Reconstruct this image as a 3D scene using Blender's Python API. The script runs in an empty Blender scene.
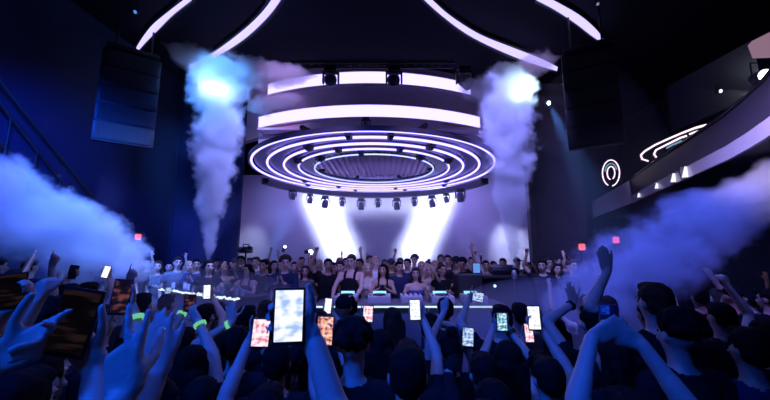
import bpy, bmesh, math, random
import numpy as np
from mathutils import Vector, Matrix, noise as mnoise

random.seed(7)
R = math.radians
scene = bpy.context.scene
COL = scene.collection
V = Vector

# ------------------------------------------------------------------ camera
CAM = V((0, 0, 2.2)); PITCH = R(8.6); FPX = 342.0
cd = bpy.data.cameras.new('camera'); cam = bpy.data.objects.new('camera', cd); COL.objects.link(cam)
cam.location = CAM; cam.rotation_euler = (R(90) + PITCH, 0, 0)
cd.sensor_width = 36; cd.lens = FPX * 36 / 770; cd.clip_start = 0.02; cd.clip_end = 100
scene.camera = cam
SP, CP = math.sin(PITCH), math.cos(PITCH)

def ray(px, py):
    u = (px - 385) / FPX; v = (200 - py) / FPX
    return V((u, CP - v * SP, SP + v * CP))
def P(px, py, Y):
    d = ray(px, py); return CAM + d * (Y / d.y)
def onZ(px, py, z):
    d = ray(px, py); return CAM + d * ((z - CAM.z) / d.z)
def XatY(px, Y):
    return (px - 385) / FPX * Y * 1.0

# ------------------------------------------------------------------ materials
MATS = {}
def srgb(r, g, b):
    f = lambda c: (c / 255 / 12.92) if c / 255 <= .04045 else ((c / 255 + .055) / 1.055) ** 2.4
    return (f(r), f(g), f(b), 1)
def mat(name, col, rough=.6, metal=0, spec=.5, bump=0, bscale=40, var=0, emit=None, estr=0):
    if name in MATS: return MATS[name]
    m = bpy.data.materials.new(name); m.use_nodes = True
    nt = m.node_tree; b = nt.nodes['Principled BSDF']
    b.inputs['Base Color'].default_value = (*col[:3], 1)
    b.inputs['Roughness'].default_value = rough; b.inputs['Metallic'].default_value = metal
    b.inputs['Specular IOR Level'].default_value = spec
    if emit:
        b.inputs['Emission Color'].default_value = (*emit[:3], 1); b.inputs['Emission Strength'].default_value = estr
    if var or bump:
        tc = nt.nodes.new('ShaderNodeTexCoord'); nz = nt.nodes.new('ShaderNodeTexNoise')
        nz.inputs['Scale'].default_value = bscale; nz.inputs['Detail'].default_value = 4
        nt.links.new(tc.outputs['Object'], nz.inputs['Vector'])
        if var:
            mx = nt.nodes.new('ShaderNodeMix'); mx.data_type = 'RGBA'
            nt.links.new(nz.outputs['Fac'], mx.inputs[0])
            mx.inputs[6].default_value = tuple(c * (1 - var) for c in col[:3]) + (1,)
            mx.inputs[7].default_value = tuple(min(1, c * (1 + var)) for c in col[:3]) + (1,)
            nt.links.new(mx.outputs[2], b.inputs['Base Color'])
        if bump:
            bp = nt.nodes.new('ShaderNodeBump'); bp.inputs['Strength'].default_value = bump; bp.inputs['Distance'].default_value = .02
            nt.links.new(nz.outputs['Fac'], bp.inputs['Height']); nt.links.new(bp.outputs['Normal'], b.inputs['Normal'])
    MATS[name] = m; return m
def emat(name, col, s):
    if name in MATS: return MATS[name]
    m = bpy.data.materials.new(name); m.use_nodes = True; nt = m.node_tree; nt.nodes.clear()
    e = nt.nodes.new('ShaderNodeEmission'); o = nt.nodes.new('ShaderNodeOutputMaterial')
    e.inputs[0].default_value = (*col[:3], 1); e.inputs[1].default_value = s
    nt.links.new(e.outputs[0], o.inputs[0]); MATS[name] = m; return m
def screen_mat(name, c1, c2, c3, s, scale=(3, 9)):
    """a phone display showing the filmed stage: soft horizontal blotches of three colours"""
    if name in MATS: return MATS[name]
    m = bpy.data.materials.new(name); m.use_nodes = True; nt = m.node_tree; nt.nodes.clear()
    e = nt.nodes.new('ShaderNodeEmission'); o = nt.nodes.new('ShaderNodeOutputMaterial')
    tc = nt.nodes.new('ShaderNodeTexCoord'); mp = nt.nodes.new('ShaderNodeMapping')
    mp.inputs['Scale'].default_value = (scale[0], 1, scale[1])
    nz = nt.nodes.new('ShaderNodeTexNoise'); nz.inputs['Scale'].default_value = 1; nz.inputs['Detail'].default_value = 1.5
    cr = nt.nodes.new('ShaderNodeValToRGB')
    cr.color_ramp.elements[0].position = .36; cr.color_ramp.elements[0].color = (*c1[:3], 1)
    cr.color_ramp.elements[1].position = .62; cr.color_ramp.elements[1].color = (*c3[:3], 1)
    k = cr.color_ramp.elements.new(.5); k.color = (*c2[:3], 1)
    nt.links.new(tc.outputs['Generated'], mp.inputs[0]); nt.links.new(mp.outputs[0], nz.inputs['Vector'])
    nt.links.new(nz.outputs['Fac'], cr.inputs[0]); nt.links.new(cr.outputs[0], e.inputs[0])
    e.inputs[1].default_value = s; nt.links.new(e.outputs[0], o.inputs[0]); MATS[name] = m; return m
def vmat(name, col, dens, aniso=0, nscale=0, thr=(.35, .65)):
    if name in MATS: return MATS[name]
    m = bpy.data.materials.new(name); m.use_nodes = True; nt = m.node_tree; nt.nodes.clear()
    v = nt.nodes.new('ShaderNodeVolumePrincipled'); o = nt.nodes.new('ShaderNodeOutputMaterial')
    v.inputs['Color'].default_value = (*col[:3], 1); v.inputs['Density'].default_value = dens
    v.inputs['Anisotropy'].default_value = aniso
    nt.links.new(v.outputs[0], o.inputs['Volume'])
    if nscale:
        tc = nt.nodes.new('ShaderNodeTexCoord'); nz = nt.nodes.new('ShaderNodeTexNoise')
        nz.inputs['Scale'].default_value = nscale; nz.inputs['Detail'].default_value = 3
        mr = nt.nodes.new('ShaderNodeMapRange'); mr.inputs[1].default_value = thr[0]; mr.inputs[2].default_value = thr[1]
        mr.inputs[3].default_value = 0; mr.inputs[4].default_value = dens
        nt.links.new(tc.outputs['Object'], nz.inputs['Vector']); nt.links.new(nz.outputs['Fac'], mr.inputs[0])
        nt.links.new(mr.outputs[0], v.inputs['Density'])
    MATS[name] = m; return m

BLACK = mat('black_paint', (.012, .012, .016), .55, bump=.1)
GLOSS = mat('black_gloss', (.01, .01, .014), .25)
WALLM = mat('dark_blue_plaster', (.012, .018, .05), .8, spec=.2, bump=.2, bscale=9, var=.2)
CEIL = mat('black_ceiling', (.010, .010, .018), .9, spec=.1, bump=.1, bscale=6)
FLOORM = mat('dark_floor', (.02, .02, .024), .5, bump=.2, bscale=14, var=.3)
DRUM = mat('plum_drum_paint', (.72, .50, .60), .7, var=.15, bscale=3)
CURT = mat('black_curtain', (.007, .008, .016), .95, spec=.1, bump=.4, bscale=8)
BACKD = mat('pale_projection_cloth', (.62, .6, .68), .9, var=.04, bscale=2)
METAL = mat('dark_metal', (.05, .05, .06), .4, .8)
STEEL = mat('brushed_steel', (.4, .4, .45), .35, .9)
GLASSY = mat('lens_glass', (.05, .05, .08), .08, 0)
FASC = mat('satin_fascia', (.45, .42, .52), .3, .3, var=.15, bscale=2)
NEON = emat('white_neon', (.29, .24, 1), 4.2)
NEONB = emat('pale_blue_neon', (.36, .42, 1), 2.2)
STRIP = emat('lavender_led_strip', (.46, .40, 1), 1.8)
BANDM = emat('white_led_band', (.42, .37, 1), 2.5)
REDL = emat('red_lamp', (1, .13, .08), 1.5)
LAMPW = emat('cool_lamp_lens', (.75, .85, 1), 12)
BOOTHM = mat('booth_blue_panel', (.10, .16, .3), .4, .1)
DECKM = mat('deck_silver', (.7, .72, .78), .4, .3)
TEAL = emat('deck_display', (.25, .6, 1), 1.6)

# ------------------------------------------------------------------ mesh builder
class MB:
    def __init__(s): s.v = []; s.f = []
    def add(s, vs, fs):
        n = len(s.v); s.v += [tuple(v) for v in vs]; s.f += [tuple(i + n for i in f) for f in fs]
    def box(s, c, size, rot=None, bev=0):
        c = V(c); M = rot if rot is not None else Matrix.Identity(3)
        bm = bmesh.new(); bmesh.ops.create_cube(bm, size=1)
        for v in bm.verts: v.co = V((v.co.x * size[0], v.co.y * size[1], v.co.z * size[2]))
        if bev: bmesh.ops.bevel(bm, geom=bm.edges[:], offset=bev, segments=2, affect='EDGES', profile=.6)
        bm.verts.index_update()
        s.add([M @ v.co + c for v in bm.verts], [[v.index for v in f.verts] for f in bm.faces]); bm.free()
    def ell(s, c, r, rot=None, n=14, m=9):
        c = V(c); M = rot if rot is not None else Matrix.Identity(3)
        vs = [M @ V((0, 0, r[2])) + c]; fs = []
        for i in range(1, m):
            t = math.pi * i / m
            for j in range(n):
                a = 2 * math.pi * j / n
                vs.append(M @ V((r[0] * math.sin(t) * math.cos(a), r[1] * math.sin(t) * math.sin(a), r[2] * math.cos(t))) + c)
        vs.append(M @ V((0, 0, -r[2])) + c)
        for j in range(n): fs.append((0, 1 + j, 1 + (j + 1) % n))
        for i in range(m - 2):
            for j in range(n):
                a = 1 + i * n + j; b = 1 + i * n + (j + 1) % n
                fs.append((a, a + n, b + n, b))
        L = len(vs) - 1; k = 1 + (m - 2) * n
        for j in range(n): fs.append((L, k + (j + 1) % n, k + j))
        s.add(vs, fs)
    def tube(s, pts, rad, n=10, closed=False, flat=None):
        """round (or flattened: radius pair) tube along pts with caps"""
        pts = [V(p) for p in pts]; k = len(pts)
        if not hasattr(rad, '__len__'): rad = [rad] * k
        vs = []; fs = []; up = None
        for i, p in enumerate(pts):
            if closed: d = pts[(i + 1) % k] - pts[i - 1]
            else: d = pts[min(i + 1, k - 1)] - pts[max(i - 1, 0)]
            d.normalize()
            if up is None:
                up = V((0, 0, 1)) if abs(d.z) < .9 else V((0, 1, 0))
            x = up.cross(d); x.normalize(); y = d.cross(x); up = y
            r = rad[i]; rx, ry = (r, r) if not hasattr(r, '__len__') else r
            for j in range(n):
                a = 2 * math.pi * j / n; vs.append(p + x * math.cos(a) * rx + y * math.sin(a) * ry)
        for i in range(k if closed else k - 1):
            for j in range(n):
                a = i * n + j; b = i * n + (j + 1) % n; c = ((i + 1) % k) * n
                fs.append((a, b, c + (j + 1) % n, c + j))
        if not closed:
            fs.append(tuple(range(n - 1, -1, -1))); fs.append(tuple((k - 1) * n + j for j in range(n)))
        s.add(vs, fs)
    def cap(s, a, b, r0, r1, n=10):
        """tapered capsule"""
        a = V(a); b = V(b); d = b - a; L = d.length
        if L < 1e-6: s.ell(a, (r0,) * 3); return
        d /= L; pts = []; rad = []
        for t in (-.98, -.8, -.5, -.2): pts.append(a + d * r0 * t); rad.append(r0 * math.sqrt(1 - t * t))
        for t in (0, .33, .66, 1): pts.append(a + d * L * t); rad.append(r0 + (r1 - r0) * t)
        for t in (.2, .5, .8, .98): pts.append(b + d * r1 * t); rad.append(r1 * math.sqrt(1 - t * t))
        s.tube(pts, rad, n)
    def prism(s, poly, off):
        """polygon (list of points) extruded by vector off"""
        n = len(poly); off = V(off)
        vs = [V(p) for p in poly] + [V(p) + off for p in poly]
        fs = [tuple(range(n)), tuple(range(2 * n - 1, n - 1, -1))] + [(i, i + n, (i + 1) % n + n, (i + 1) % n) for i in range(n)]
        s.add(vs, fs)
    def lathe(s, prof, c, rot=None, n=20):
        """profile of (radius, z) turned about the local z axis"""
        c = V(c); M = rot if rot is not None else Matrix.Identity(3); k = len(prof); vs = []; fs = []
        for r, z in prof:
            for j in range(n):
                a = 2 * math.pi * j / n; vs.append(M @ V((r * math.cos(a), r * math.sin(a), z)) + c)
        for i in range(k - 1):
            for j in range(n):
                a = i * n + j; b = i * n + (j + 1) % n; fs.append((a, b, b + n, a + n))
        fs.append(tuple(range(n - 1, -1, -1))); fs.append(tuple((k - 1) * n + j for j in range(n)))
        s.add(vs, fs)
    def strip(s, A, B):
        """two rows of points joined to a sheet"""
        n = len(A); s.add(list(A) + list(B), [(i, i + 1, i + 1 + n, i + n) for i in range(n - 1)])
    def mesh(s, name, m=None, smooth=True):
        me = bpy.data.meshes.new(name); me.from_pydata(s.v, [], s.f)
        bm = bmesh.new(); bm.from_mesh(me); bmesh.ops.recalc_face_normals(bm, faces=bm.faces); bm.to_mesh(me); bm.free()
        if m: me.materials.append(m)
        if smooth:
            me.shade_smooth()
            try: me.set_sharp_from_angle(angle=R(40))
            except Exception: pass
        me.update(); return me
    def build(s, name, m, parent=None, smooth=True):
        return link(name, s.mesh(name, m, smooth), parent)
def link(name, me, parent=None, m=None):
    o = bpy.data.objects.new(name, me); COL.objects.link(o)
    if parent is not None: o.parent = parent
    if m is not None:
        o.material_slots[0].link = 'OBJECT'; o.material_slots[0].material = m
    return o
def tag(o, label=None, cat=None, group=None, kind=None):
    if label: o['label'] = label
    if cat: o['category'] = cat
    if group: o['group'] = group
    if kind: o['kind'] = kind
    return o
def thing(name, label, cat, loc=(0, 0, 0), rz=0, group=None, scale=1):
    o = bpy.data.objects.new(name, None); COL.objects.link(o); o.empty_display_size = .1
    o.location = loc; o.rotation_euler = (0, 0, rz); o.scale = (scale,) * 3
    return tag(o, label, cat, group)
def struct(name, mb, m, parent=None, smooth=False):
    o = mb.build(name, m, parent, smooth)
    if parent is None: o['kind'] = 'structure'
    return o
def rotZ(a): return Matrix.Rotation(a, 3, 'Z')
def basis(x, y, z):
    return Matrix((x, y, z)).transposed()
def remesh(mb, voxel, smooth=2):
    me = mb.mesh('tmp', None, False)
    o = bpy.data.objects.new('tmp', me); COL.objects.link(o)
    md = o.modifiers.new('r', 'REMESH'); md.mode = 'VOXEL'; md.voxel_size = voxel
    if smooth:
        sm = o.modifiers.new('s', 'SMOOTH'); sm.factor = .5; sm.iterations = smooth
    dg = bpy.context.evaluated_depsgraph_get(); ev = o.evaluated_get(dg)
    out = bpy.data.meshes.new_from_object(ev, preserve_all_data_layers=False, depsgraph=dg)
    bpy.data.objects.remove(o); bpy.data.meshes.remove(me)
    out.shade_smooth(); return out

# ------------------------------------------------------------------ figures
SKIN = [mat('skin_light', (.60, .40, .32), .5, bump=.05, bscale=90), mat('skin_tan', (.45, .28, .2), .5, bump=.05, bscale=90),
        mat('skin_brown', (.24, .13, .09), .5, bump=.05, bscale=90)]
CLO = {k: mat('cloth_' + k, c, .95, spec=.15, bump=.15, bscale=60, var=.15) for k, c in {
    'black': (.012, .012, .016), 'charcoal': (.04, .04, .05), 'navy': (.02, .03, .08), 'grey': (.16, .16, .18), 'white': (.7, .7, .72),
    'burgundy': (.14, .02, .04), 'denim': (.07, .10, .2), 'olive': (.09, .09, .05), 'cream': (.55, .5, .42), 'blue': (.05, .1, .3)}.items()}
HAIRC = {'black': mat('hair_black', (.006, .005, .006), .75, spec=.12, bump=.12, bscale=30), 'brown': mat('hair_brown', (.04, .022, .013), .7, spec=.15, bump=.12, bscale=30),
         'blond': mat('hair_blond', (.45, .33, .17), .65, spec=.2, bump=.12, bscale=30)}
SHOE = mat('shoe_leather', (.03, .03, .03), .5)
EYE = mat('eye_dark', (.02, .015, .015), .2)
LIP = mat('lip_rose', (.3, .1, .1), .5)

def hand(mb, segs, wrist, f, n, right, pose, sc=1.0):
    """palm, four fingers of different lengths with two bends each, and a thumb leaving the side of the palm"""
    f = V(f).normalized(); n = V(n); n = (n - f * n.dot(f)).normalized()
    t = f.cross(n) if right else n.cross(f)
    POS = {'open': [(6, 6, 4)] * 4, 'flat': [(4, 6, 4)] * 4, 'gun': [(3, 5, 3), (24, 34, 20), (58, 70, 40), (64, 75, 40)], 'relax': [(22, 25, 15), (26, 28, 18), (30, 32, 20), (34, 36, 22)], 'fist': [(72, 88, 50)] * 4,
           'point': [(4, 6, 4), (70, 88, 50), (76, 88, 50), (80, 88, 50)], 'peace': [(3, 5, 3), (3, 5, 3), (76, 88, 50), (80, 88, 50)],
           'phone': [(2, 62, 48), (2, 66, 48), (3, 70, 48), (6, 72, 48)], 'grip': [(45, 60, 35)] * 4, 'pinch': [(30, 30, 12), (62, 70, 40), (70, 75, 40), (76, 80, 40)]}[pose]
    spread = {'open': (9, 2, -4, -13), 'relax': (4, 1, -2, -7), 'peace': (11, -9, 0, 0), 'phone': (5, 1, -3, -7)}.get(pose, (2, 0, -1, -3))
    if pose == 'open': spread = (12, 3, -7, -19)
    if pose == 'flat': spread = (5, 1, -2, -7)
    base = [(.027, .088), (.009, .093), (-.010, .088), (-.027, .078)]
    ln = [.074, .083, .076, .060]
    wrist = V(wrist)
    def loc(a, b, c=0): return wrist + t * a * sc + f * b * sc + n * c * sc
    for i in range(4):
        a, b = base[i]; p = loc(a, b)
        mb.cap(loc(a * .75, .012), p, .0145 * sc, .0115 * sc, 8)
        d = (f * math.cos(R(spread[i])) + t * math.sin(R(spread[i]))).normalized(); nn = n
        axis = d.cross(nn).normalized()
        for k, (fr, r0, r1) in enumerate(((.45, .0105, .0095), (.31, .0095, .0088), (.24, .0088, .0075))):
            q = Matrix.Rotation(R(POS[i][k]), 3, axis); d = (q @ d).normalized()
            p2 = p + d * ln[i] * fr * sc; mb.cap(p, p2, r0 * sc, r1 * sc, 8); p = p2
    segs.append(('hand', loc(0, 0), loc(0, .16), .05 * sc))
    th = {'flat': (.42, .9, .2), 'fist': (.35, .75, .75), 'point': (.35, .75, .75), 'peace': (.2, .75, .8), 'grip': (.5, .6, .7), 'phone': (.95, .35, .30), 'pinch': (.6, .75, .55)}.get(pose, (.8, .62, .25))
    p = loc(.022, .02, .004); mb.cap(p, loc(.03, .05, .004), .018 * sc, .014 * sc, 8)
    p = loc(.03, .042, .006); d = (t * th[0] + f * th[1] + n * th[2]).normalized()
    for L, r0, r1, bend in ((.040, .0135, .0115, 0), (.032, .0112, .0105, 18), (.026, .0105, .0088, 14)):
        if bend: d = (d + (f * .35 - t * (.25 if pose in ('fist', 'point', 'peace', 'grip') else .08)) * (bend / 18.)).normalized()
        p2 = p + d * L * sc; mb.cap(p, p2, r0 * sc, r1 * sc, 8); p = p2

def ik(S, W, hint, a, b):
    d = W - S; L = d.length
    if L > (a + b) * .995:
        W = S + d * ((a + b) * .995 / L); d = W - S; L = d.length
    L = max(L, abs(a - b) + .02, .12)
    dn = d.normalized(); x = (a * a - b * b + L * L) / (2 * L); h = math.sqrt(max(0, a * a - x * x))
    hp = V(hint) - dn * V(hint).dot(dn)
    if hp.length < 1e-4: hp = V((1, 0, 0))
    return S + dn * x + hp.normalized() * h, W

def make_body(arms, female=False, voxel=.016, lean=0, sleeve=.5, tank=False, strapless=False, headyaw=0, headpitch=0, stance=.1, widen=1.0, tag_=''):
    """arms: {'r':(wrist, f, n, pose, hint), 'l':...} in body space (facing +y, 1.75 m tall)
    returns dict of meshes body, shirt, trousers, shoes and the head matrix"""
    mb = MB(); sg = []
    sh = lambda p: V((p[0], p[1] + max(0, p[2] - .9) * lean, p[2]))
    if female: sec = [(.80, .15, .10, -.01), (.88, .172, .118, -.015), (.96, .165, .11, -.01), (1.08, .125, .09, 0), (1.2, .138, .10, .005), (1.3, .152, .108, .008), (1.38, .145, .09, 0), (1.43, .105, .072, -.005), (1.47, .058, .055, 0)]
    else: sec = [(.80, .15, .105, -.01), (.88, .165, .118, -.01), (.96, .16, .112, 0), (1.08, .148, .102, .005), (1.2, .16, .112, .005), (1.32, .178, .118, .005), (1.40, .165, .098, 0), (1.44, .12, .076, -.005), (1.48, .065, .06, 0)]
    pts = [sh((0, y, z)) for z, rx, ry, y in sec]
    vs = []; fs = []; n = 18
    for (z, rx, ry, y), p in zip(sec, pts):
        for j in range(n):
            a = 2 * math.pi * j / n; vs.append(p + V((rx * widen * math.cos(a), ry * math.sin(a), 0)))
    for i in range(len(sec) - 1):
        for j in range(n):
            a = i * n + j; b = i * n + (j + 1) % n; fs.append((a, b, b + n, a + n))
    fs.append(tuple(range(n - 1, -1, -1))); fs.append(tuple((len(sec) - 1) * n + j for j in range(n))); mb.add(vs, fs)
    sg.append(('torso', sh((0, 0, .88)), sh((0, 0, 1.33)), .135))
    if female:
        for s in (-1, 1): mb.ell(sh((s * .068, .085, 1.27)), (.058, .055, .058))
    SX = (.16 if female else .178) * widen
    mb.cap(sh((-SX + .02, -.005, 1.405)), sh((SX - .02, -.005, 1.405)), .055, .055)
    sg.append(('torso', sh((-SX + .03, 0, 1.40)), sh((SX - .03, 0, 1.40)), .062))
    nb = sh((0, -.005, 1.42)); nt_ = sh((0, .012, 1.55)); mb.cap(nb, nt_, .06 if not female else .05, .054 if not female else .046)
    sg.append(('neck', sh((0, .0, 1.475)), nt_, .055))
    # head
    hc = sh((0, 0, 1.55)); HM = Matrix.Rotation(R(headyaw), 3, 'Z') @ Matrix.Rotation(R(headpitch), 3, 'X')
    H = lambda x, y, z: HM @ V((x, y, z - 1.55)) + hc
    mb.ell(H(0, -.004, 1.662), (.077, .096, .088), HM); mb.ell(H(0, .022, 1.602), (.061, .074, .078), HM); mb.ell(H(0, .055, 1.555), (.036, .034, .028), HM)
    mb.cap(H(0, .094, 1.652), H(0, .112, 1.613), .011, .0155, 8); mb.ell(H(0, .092, 1.578), (.025, .012, .0095), HM)
    mb.ell(H(0, .078, 1.676), (.058, .02, .014), HM)
    for s in (-1, 1): mb.ell(H(s * .078, -.006, 1.635), (.012, .021, .032), HM); mb.ell(H(s * .042, .07, 1.618), (.024, .018, .018), HM)
    sg.append(('head', H(0, 0, 1.60), H(0, 0, 1.67), .085))
    # arms
    for side, s in (('r', 1), ('l', -1)):
        S = sh((s * SX, -.005, 1.405))
        w, f, nn, pose, hint = arms[side]
        E, W = ik(S, V(w), hint, .29, .26)
        d1 = V(w) - S
        if d1.length > .57: print('REACH', tag_, side, round(d1.length, 2))
        mb.ell(S + (E - S) * .08, (.058, .058, .06))
        mb.cap(S, E, .052 if not female else .043, .040 if not female else .034); mb.cap(S.lerp(E, .25), S.lerp(E, .65), .05 if not female else .041, .044 if not female else .036)
        mb.cap(E, W, .039 if not female else .034, .027 if not female else .024); mb.cap(E.lerp(W, .12), E.lerp(W, .45), .043 if not female else .036, .037 if not female else .031)
        sg.append(('uparm', S, E, .045)); sg.append(('forearm', E, W, .035))
        hand(mb, sg, W + (W - E).normalized() * .005, f, nn, s == 1, pose, .97 if not female else .88)
    # legs
    for s in (-1, 1):
        h = V((s * .088, 0, .88)); k = V((s * (stance + .005), .025, .49)); a = V((s * (stance + .01), -.015, .085))
        mb.cap(h, k, .088, .056); mb.cap(k, a, .054, .036); mb.cap(k.lerp(a, .15) + V((0, -.015, 0)), k.lerp(a, .5) + V((0, -.012, 0)), .055, .045)
        mb.cap(a + V((0, -.035, -.04)), a + V((s * .015, .16, -.05)), .044, .034)
        sg.append(('thigh', h, k, .075)); sg.append(('shin', k, a, .05)); sg.append(('foot', a + V((0, -.03, -.04)), a + V((s * .015, .16, -.05)), .042))
    me = remesh(mb, voxel, 2 if voxel > .009 else 3)
    me.name = 'body'
    nv = len(me.vertices); co = np.empty(nv * 3, np.float32); me.vertices.foreach_get('co', co); co = co.reshape(-1, 3).astype(np.float64)
    no = np.empty(nv * 3, np.float32); me.vertices.foreach_get('normal', no); no = no.reshape(-1, 3).astype(np.float64)
    best = np.full(nv, 9.); reg = np.zeros(nv, int); par = np.zeros(nv); names = []
    for i, (nm, a, b, r) in enumerate(sg):
        names.append(nm); a = np.array(a); b = np.array(b); ab = b - a; L2 = max(1e-9, ab @ ab)
        t = np.clip(((co - a) @ ab) / L2, 0, 1); d = np.linalg.norm(co - a - t[:, None] * ab, axis=1) - r
        m = d < best; best[m] = d[m]; reg[m] = i; par[m] = t[m]
    isr = lambda nm: np.isin(reg, [i for i, q in enumerate(names) if q == nm])
    z = co[:, 2]
    tor = isr('torso'); ua = isr('uparm'); fa = isr('forearm')
    shirt = tor & (z > .86)
    if tank: shirt &= ~((z > 1.33) & (np.abs(co[:, 0]) > .11)) & ~((z > 1.36) & (co[:, 1] > .0) & (np.abs(co[:, 0]) < .055))
    elif strapless: shirt &= z < 1.33
    else:
        shirt |= ua & (par < min(1, sleeve))
        if sleeve > 1: shirt |= (fa & (par < sleeve - 1))
    pants = (tor & (z < .92)) | isr('thigh') | isr('shin')
    shoes = isr('foot') | (isr('shin') & (par > .9))
    polys = [tuple(p.vertices) for p in me.polygons]
    def cloth(mask, off, nm, fold):
        sel = [p for p in polys if all(mask[i] for i in p)]
        if not sel: return None
        idx = {}; vs = []; cnt = {}
        for p in sel:
            for i in p:
                if i not in idx:
                    idx[i] = len(vs)
                    q = co[i]; w = fold * mnoise.noise(V((q[0] * 7 + 3, q[1] * 7, q[2] * 9))) + fold * .6 * mnoise.noise(V((q[0] * 18, q[1] * 18, q[2] * 24)))
                    vs.append(tuple(q + no[i] * (off + w)))
            for a, b in zip(p, p[1:] + p[:1]): cnt.setdefault((min(a, b), max(a, b)), []).append((a, b))
        fs = [tuple(idx[i] for i in p) for p in sel]; inner = {}
        for e, l in cnt.items():
            if len(l) == 1:
                a, b = l[0]
                for i in (a, b):
                    if i not in inner: inner[i] = len(vs); vs.append(tuple(co[i] - no[i] * .006))
                fs.append((idx[b], idx[a], inner[a], inner[b]))
        m2 = bpy.data.meshes.new(nm); m2.from_pydata(vs, [], fs); m2.materials.append(BLACK); m2.shade_smooth(); m2.update(); return m2
    out = {'body': me, 'shirt': cloth(shirt, .013, 'shirt', .007), 'trousers': cloth(pants, .010, 'trousers', .006), 'shoes': cloth(shoes, .007, 'shoes', 0)}
    me.materials.append(SKIN[0])
    out['head'] = Matrix.Translation(hc) @ HM.to_4x4() @ Matrix.Translation(V((0, 0, -1.55)))
    return out

def make_hair(style, seed, voxel=.012):
    mb = MB()
    if style == 'bald': return None
    if style == 'short':
        mb.ell((0, -.016, 1.684), (.085, .102, .086)); mb.ell((0, -.045, 1.64), (.079, .07, .075)); mb.ell((0, .045, 1.733), (.06, .05, .032))
    elif style == 'curly':
        rr = random.Random(seed)
        mb.ell((0, -.02, 1.695), (.09, .10, .09))
        for k in range(60):
            a = rr.uniform(0, 6.28); e = rr.uniform(-.1, 1.4); d = V((math.cos(a) * math.cos(e), math.sin(a) * math.cos(e) - .2, math.sin(e)))
            if d.y > .55 and e < .75: continue
            mb.ell(V((0, -.02, 1.685)) + d * .098, (.026,) * 3, n=8, m=6)
    elif style in ('long', 'wavy'):
        mb.ell((0, -.014, 1.684), (.088, .104, .086)); mb.ell((0, -.05, 1.62), (.088, .07, .11))
        for s in (-1, 1):
            mb.cap((s * .07, .0, 1.66), (s * .09, -.03, 1.40), .028, .032); mb.cap((s * .085, -.035, 1.45), (s * .08, -.06 + .0, 1.28), .032, .018)
        for k in range(-2, 3): mb.cap((k * .035, -.085, 1.62), (k * .038, -.115, 1.27 - .02 * (k % 2)), .034, .02)
    elif style == 'bun':
        mb.ell((0, -.015, 1.682), (.083, .101, .083)); mb.ell((0, -.05, 1.64), (.078, .065, .075)); mb.ell((0, -.07, 1.765), (.042, .042, .038)); mb.ell((0, -.06, 1.74), (.03, .03, .03))
    elif style == 'ponytail':
        mb.ell((0, -.015, 1.682), (.083, .101, .083)); mb.ell((0, -.05, 1.64), (.078, .065, .075)); mb.ell((0, -.125, 1.69), (.03, .03, .03))
        mb.cap((0, -.135, 1.68), (0, -.15, 1.55), .034, .03); mb.cap((0, -.15, 1.55), (.01, -.135, 1.42), .03, .012)
    elif style == 'cap':
        mb.ell((0, -.012, 1.69), (.086, .103, .082)); 
        mb.ell((0, .12, 1.70), (.07, .075, .012), Matrix.Rotation(R(-8), 3, 'X')); mb.ell((0, -.012, 1.772), (.01, .01, .008))
    me = remesh(mb, voxel, 1)
    if style not in ('cap',):
        for v in me.vertices:
            q = v.co; v.co = q + v.normal * (.006 * mnoise.noise(V((q.x * 35 + seed, q.y * 35, q.z * (12 if style in ('long', 'ponytail') else 35)))) + .004 * mnoise.noise(V((q.x * 80, q.y * 80, q.z * 25 + seed))))
    # cut the front away so that the face shows
    if style in ('short', 'curly', 'long', 'bun', 'ponytail', 'wavy'):
        for v in me.vertices:
            if v.co.y > .055 and v.co.z < 1.70: v.co.y = .055 - (v.co.y - .055) * .3
    me.name = 'hair'; me.materials.append(HAIRC['black']); me.shade_smooth(); return me
def eyes_mesh():
    out = []
    for s in (-1, 1):
        a = MB(); a.ell((s * .031, .082, 1.650), (.015, .012, .009)); out.append(('eye', a.mesh('eye', EYE)))
        a = MB(); a.tube([(s * .014, .098, 1.672), (s * .032, .095, 1.677), (s * .052, .08, 1.672)], [.003, .005, .003], 6); out.append(('eyebrow', a.mesh('eyebrow', EYE)))
    return out
def mouth_mesh():
    mb = MB(); mb.ell((0, .101, 1.579), (.022, .006, .006)); return mb.mesh('mouth', LIP)
HAIR = {}
def hair(style, near=False):
    k = (style, near)
    if k not in HAIR: HAIR[k] = make_hair(style, len(HAIR) * 3.1, .009 if near else .013)
    return HAIR[k]
EYES = eyes_mesh(); MOUTH = mouth_mesh()

PEOPLE = []
def person(B, loc, rz, scale, skin, top, bottom, hairstyle, haircol, label=None, group=None, near=False, face=True, band=None):
    t = thing('person', label, 'person', loc, rz, group, scale)
    link('body', B['body'], t, SKIN[skin])
    if B['shirt']: link('shirt', B['shirt'], t, CLO[top])
    link('trousers', B['trousers'], t, CLO[bottom])
    if B['shoes']: link('shoes', B['shoes'], t, SHOE)
    h = hair(hairstyle, near)
    if h:
        o = link('cap' if hairstyle == 'cap' else 'hair', h, t, CLO[haircol] if hairstyle == 'cap' else HAIRC[haircol]); o.matrix_local = B['head']
    if face:
        for nm, me in EYES + [('mouth', MOUTH)]:
            o = link(nm, me, t); o.matrix_local = B['head']
    PEOPLE.append(t); return t

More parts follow.
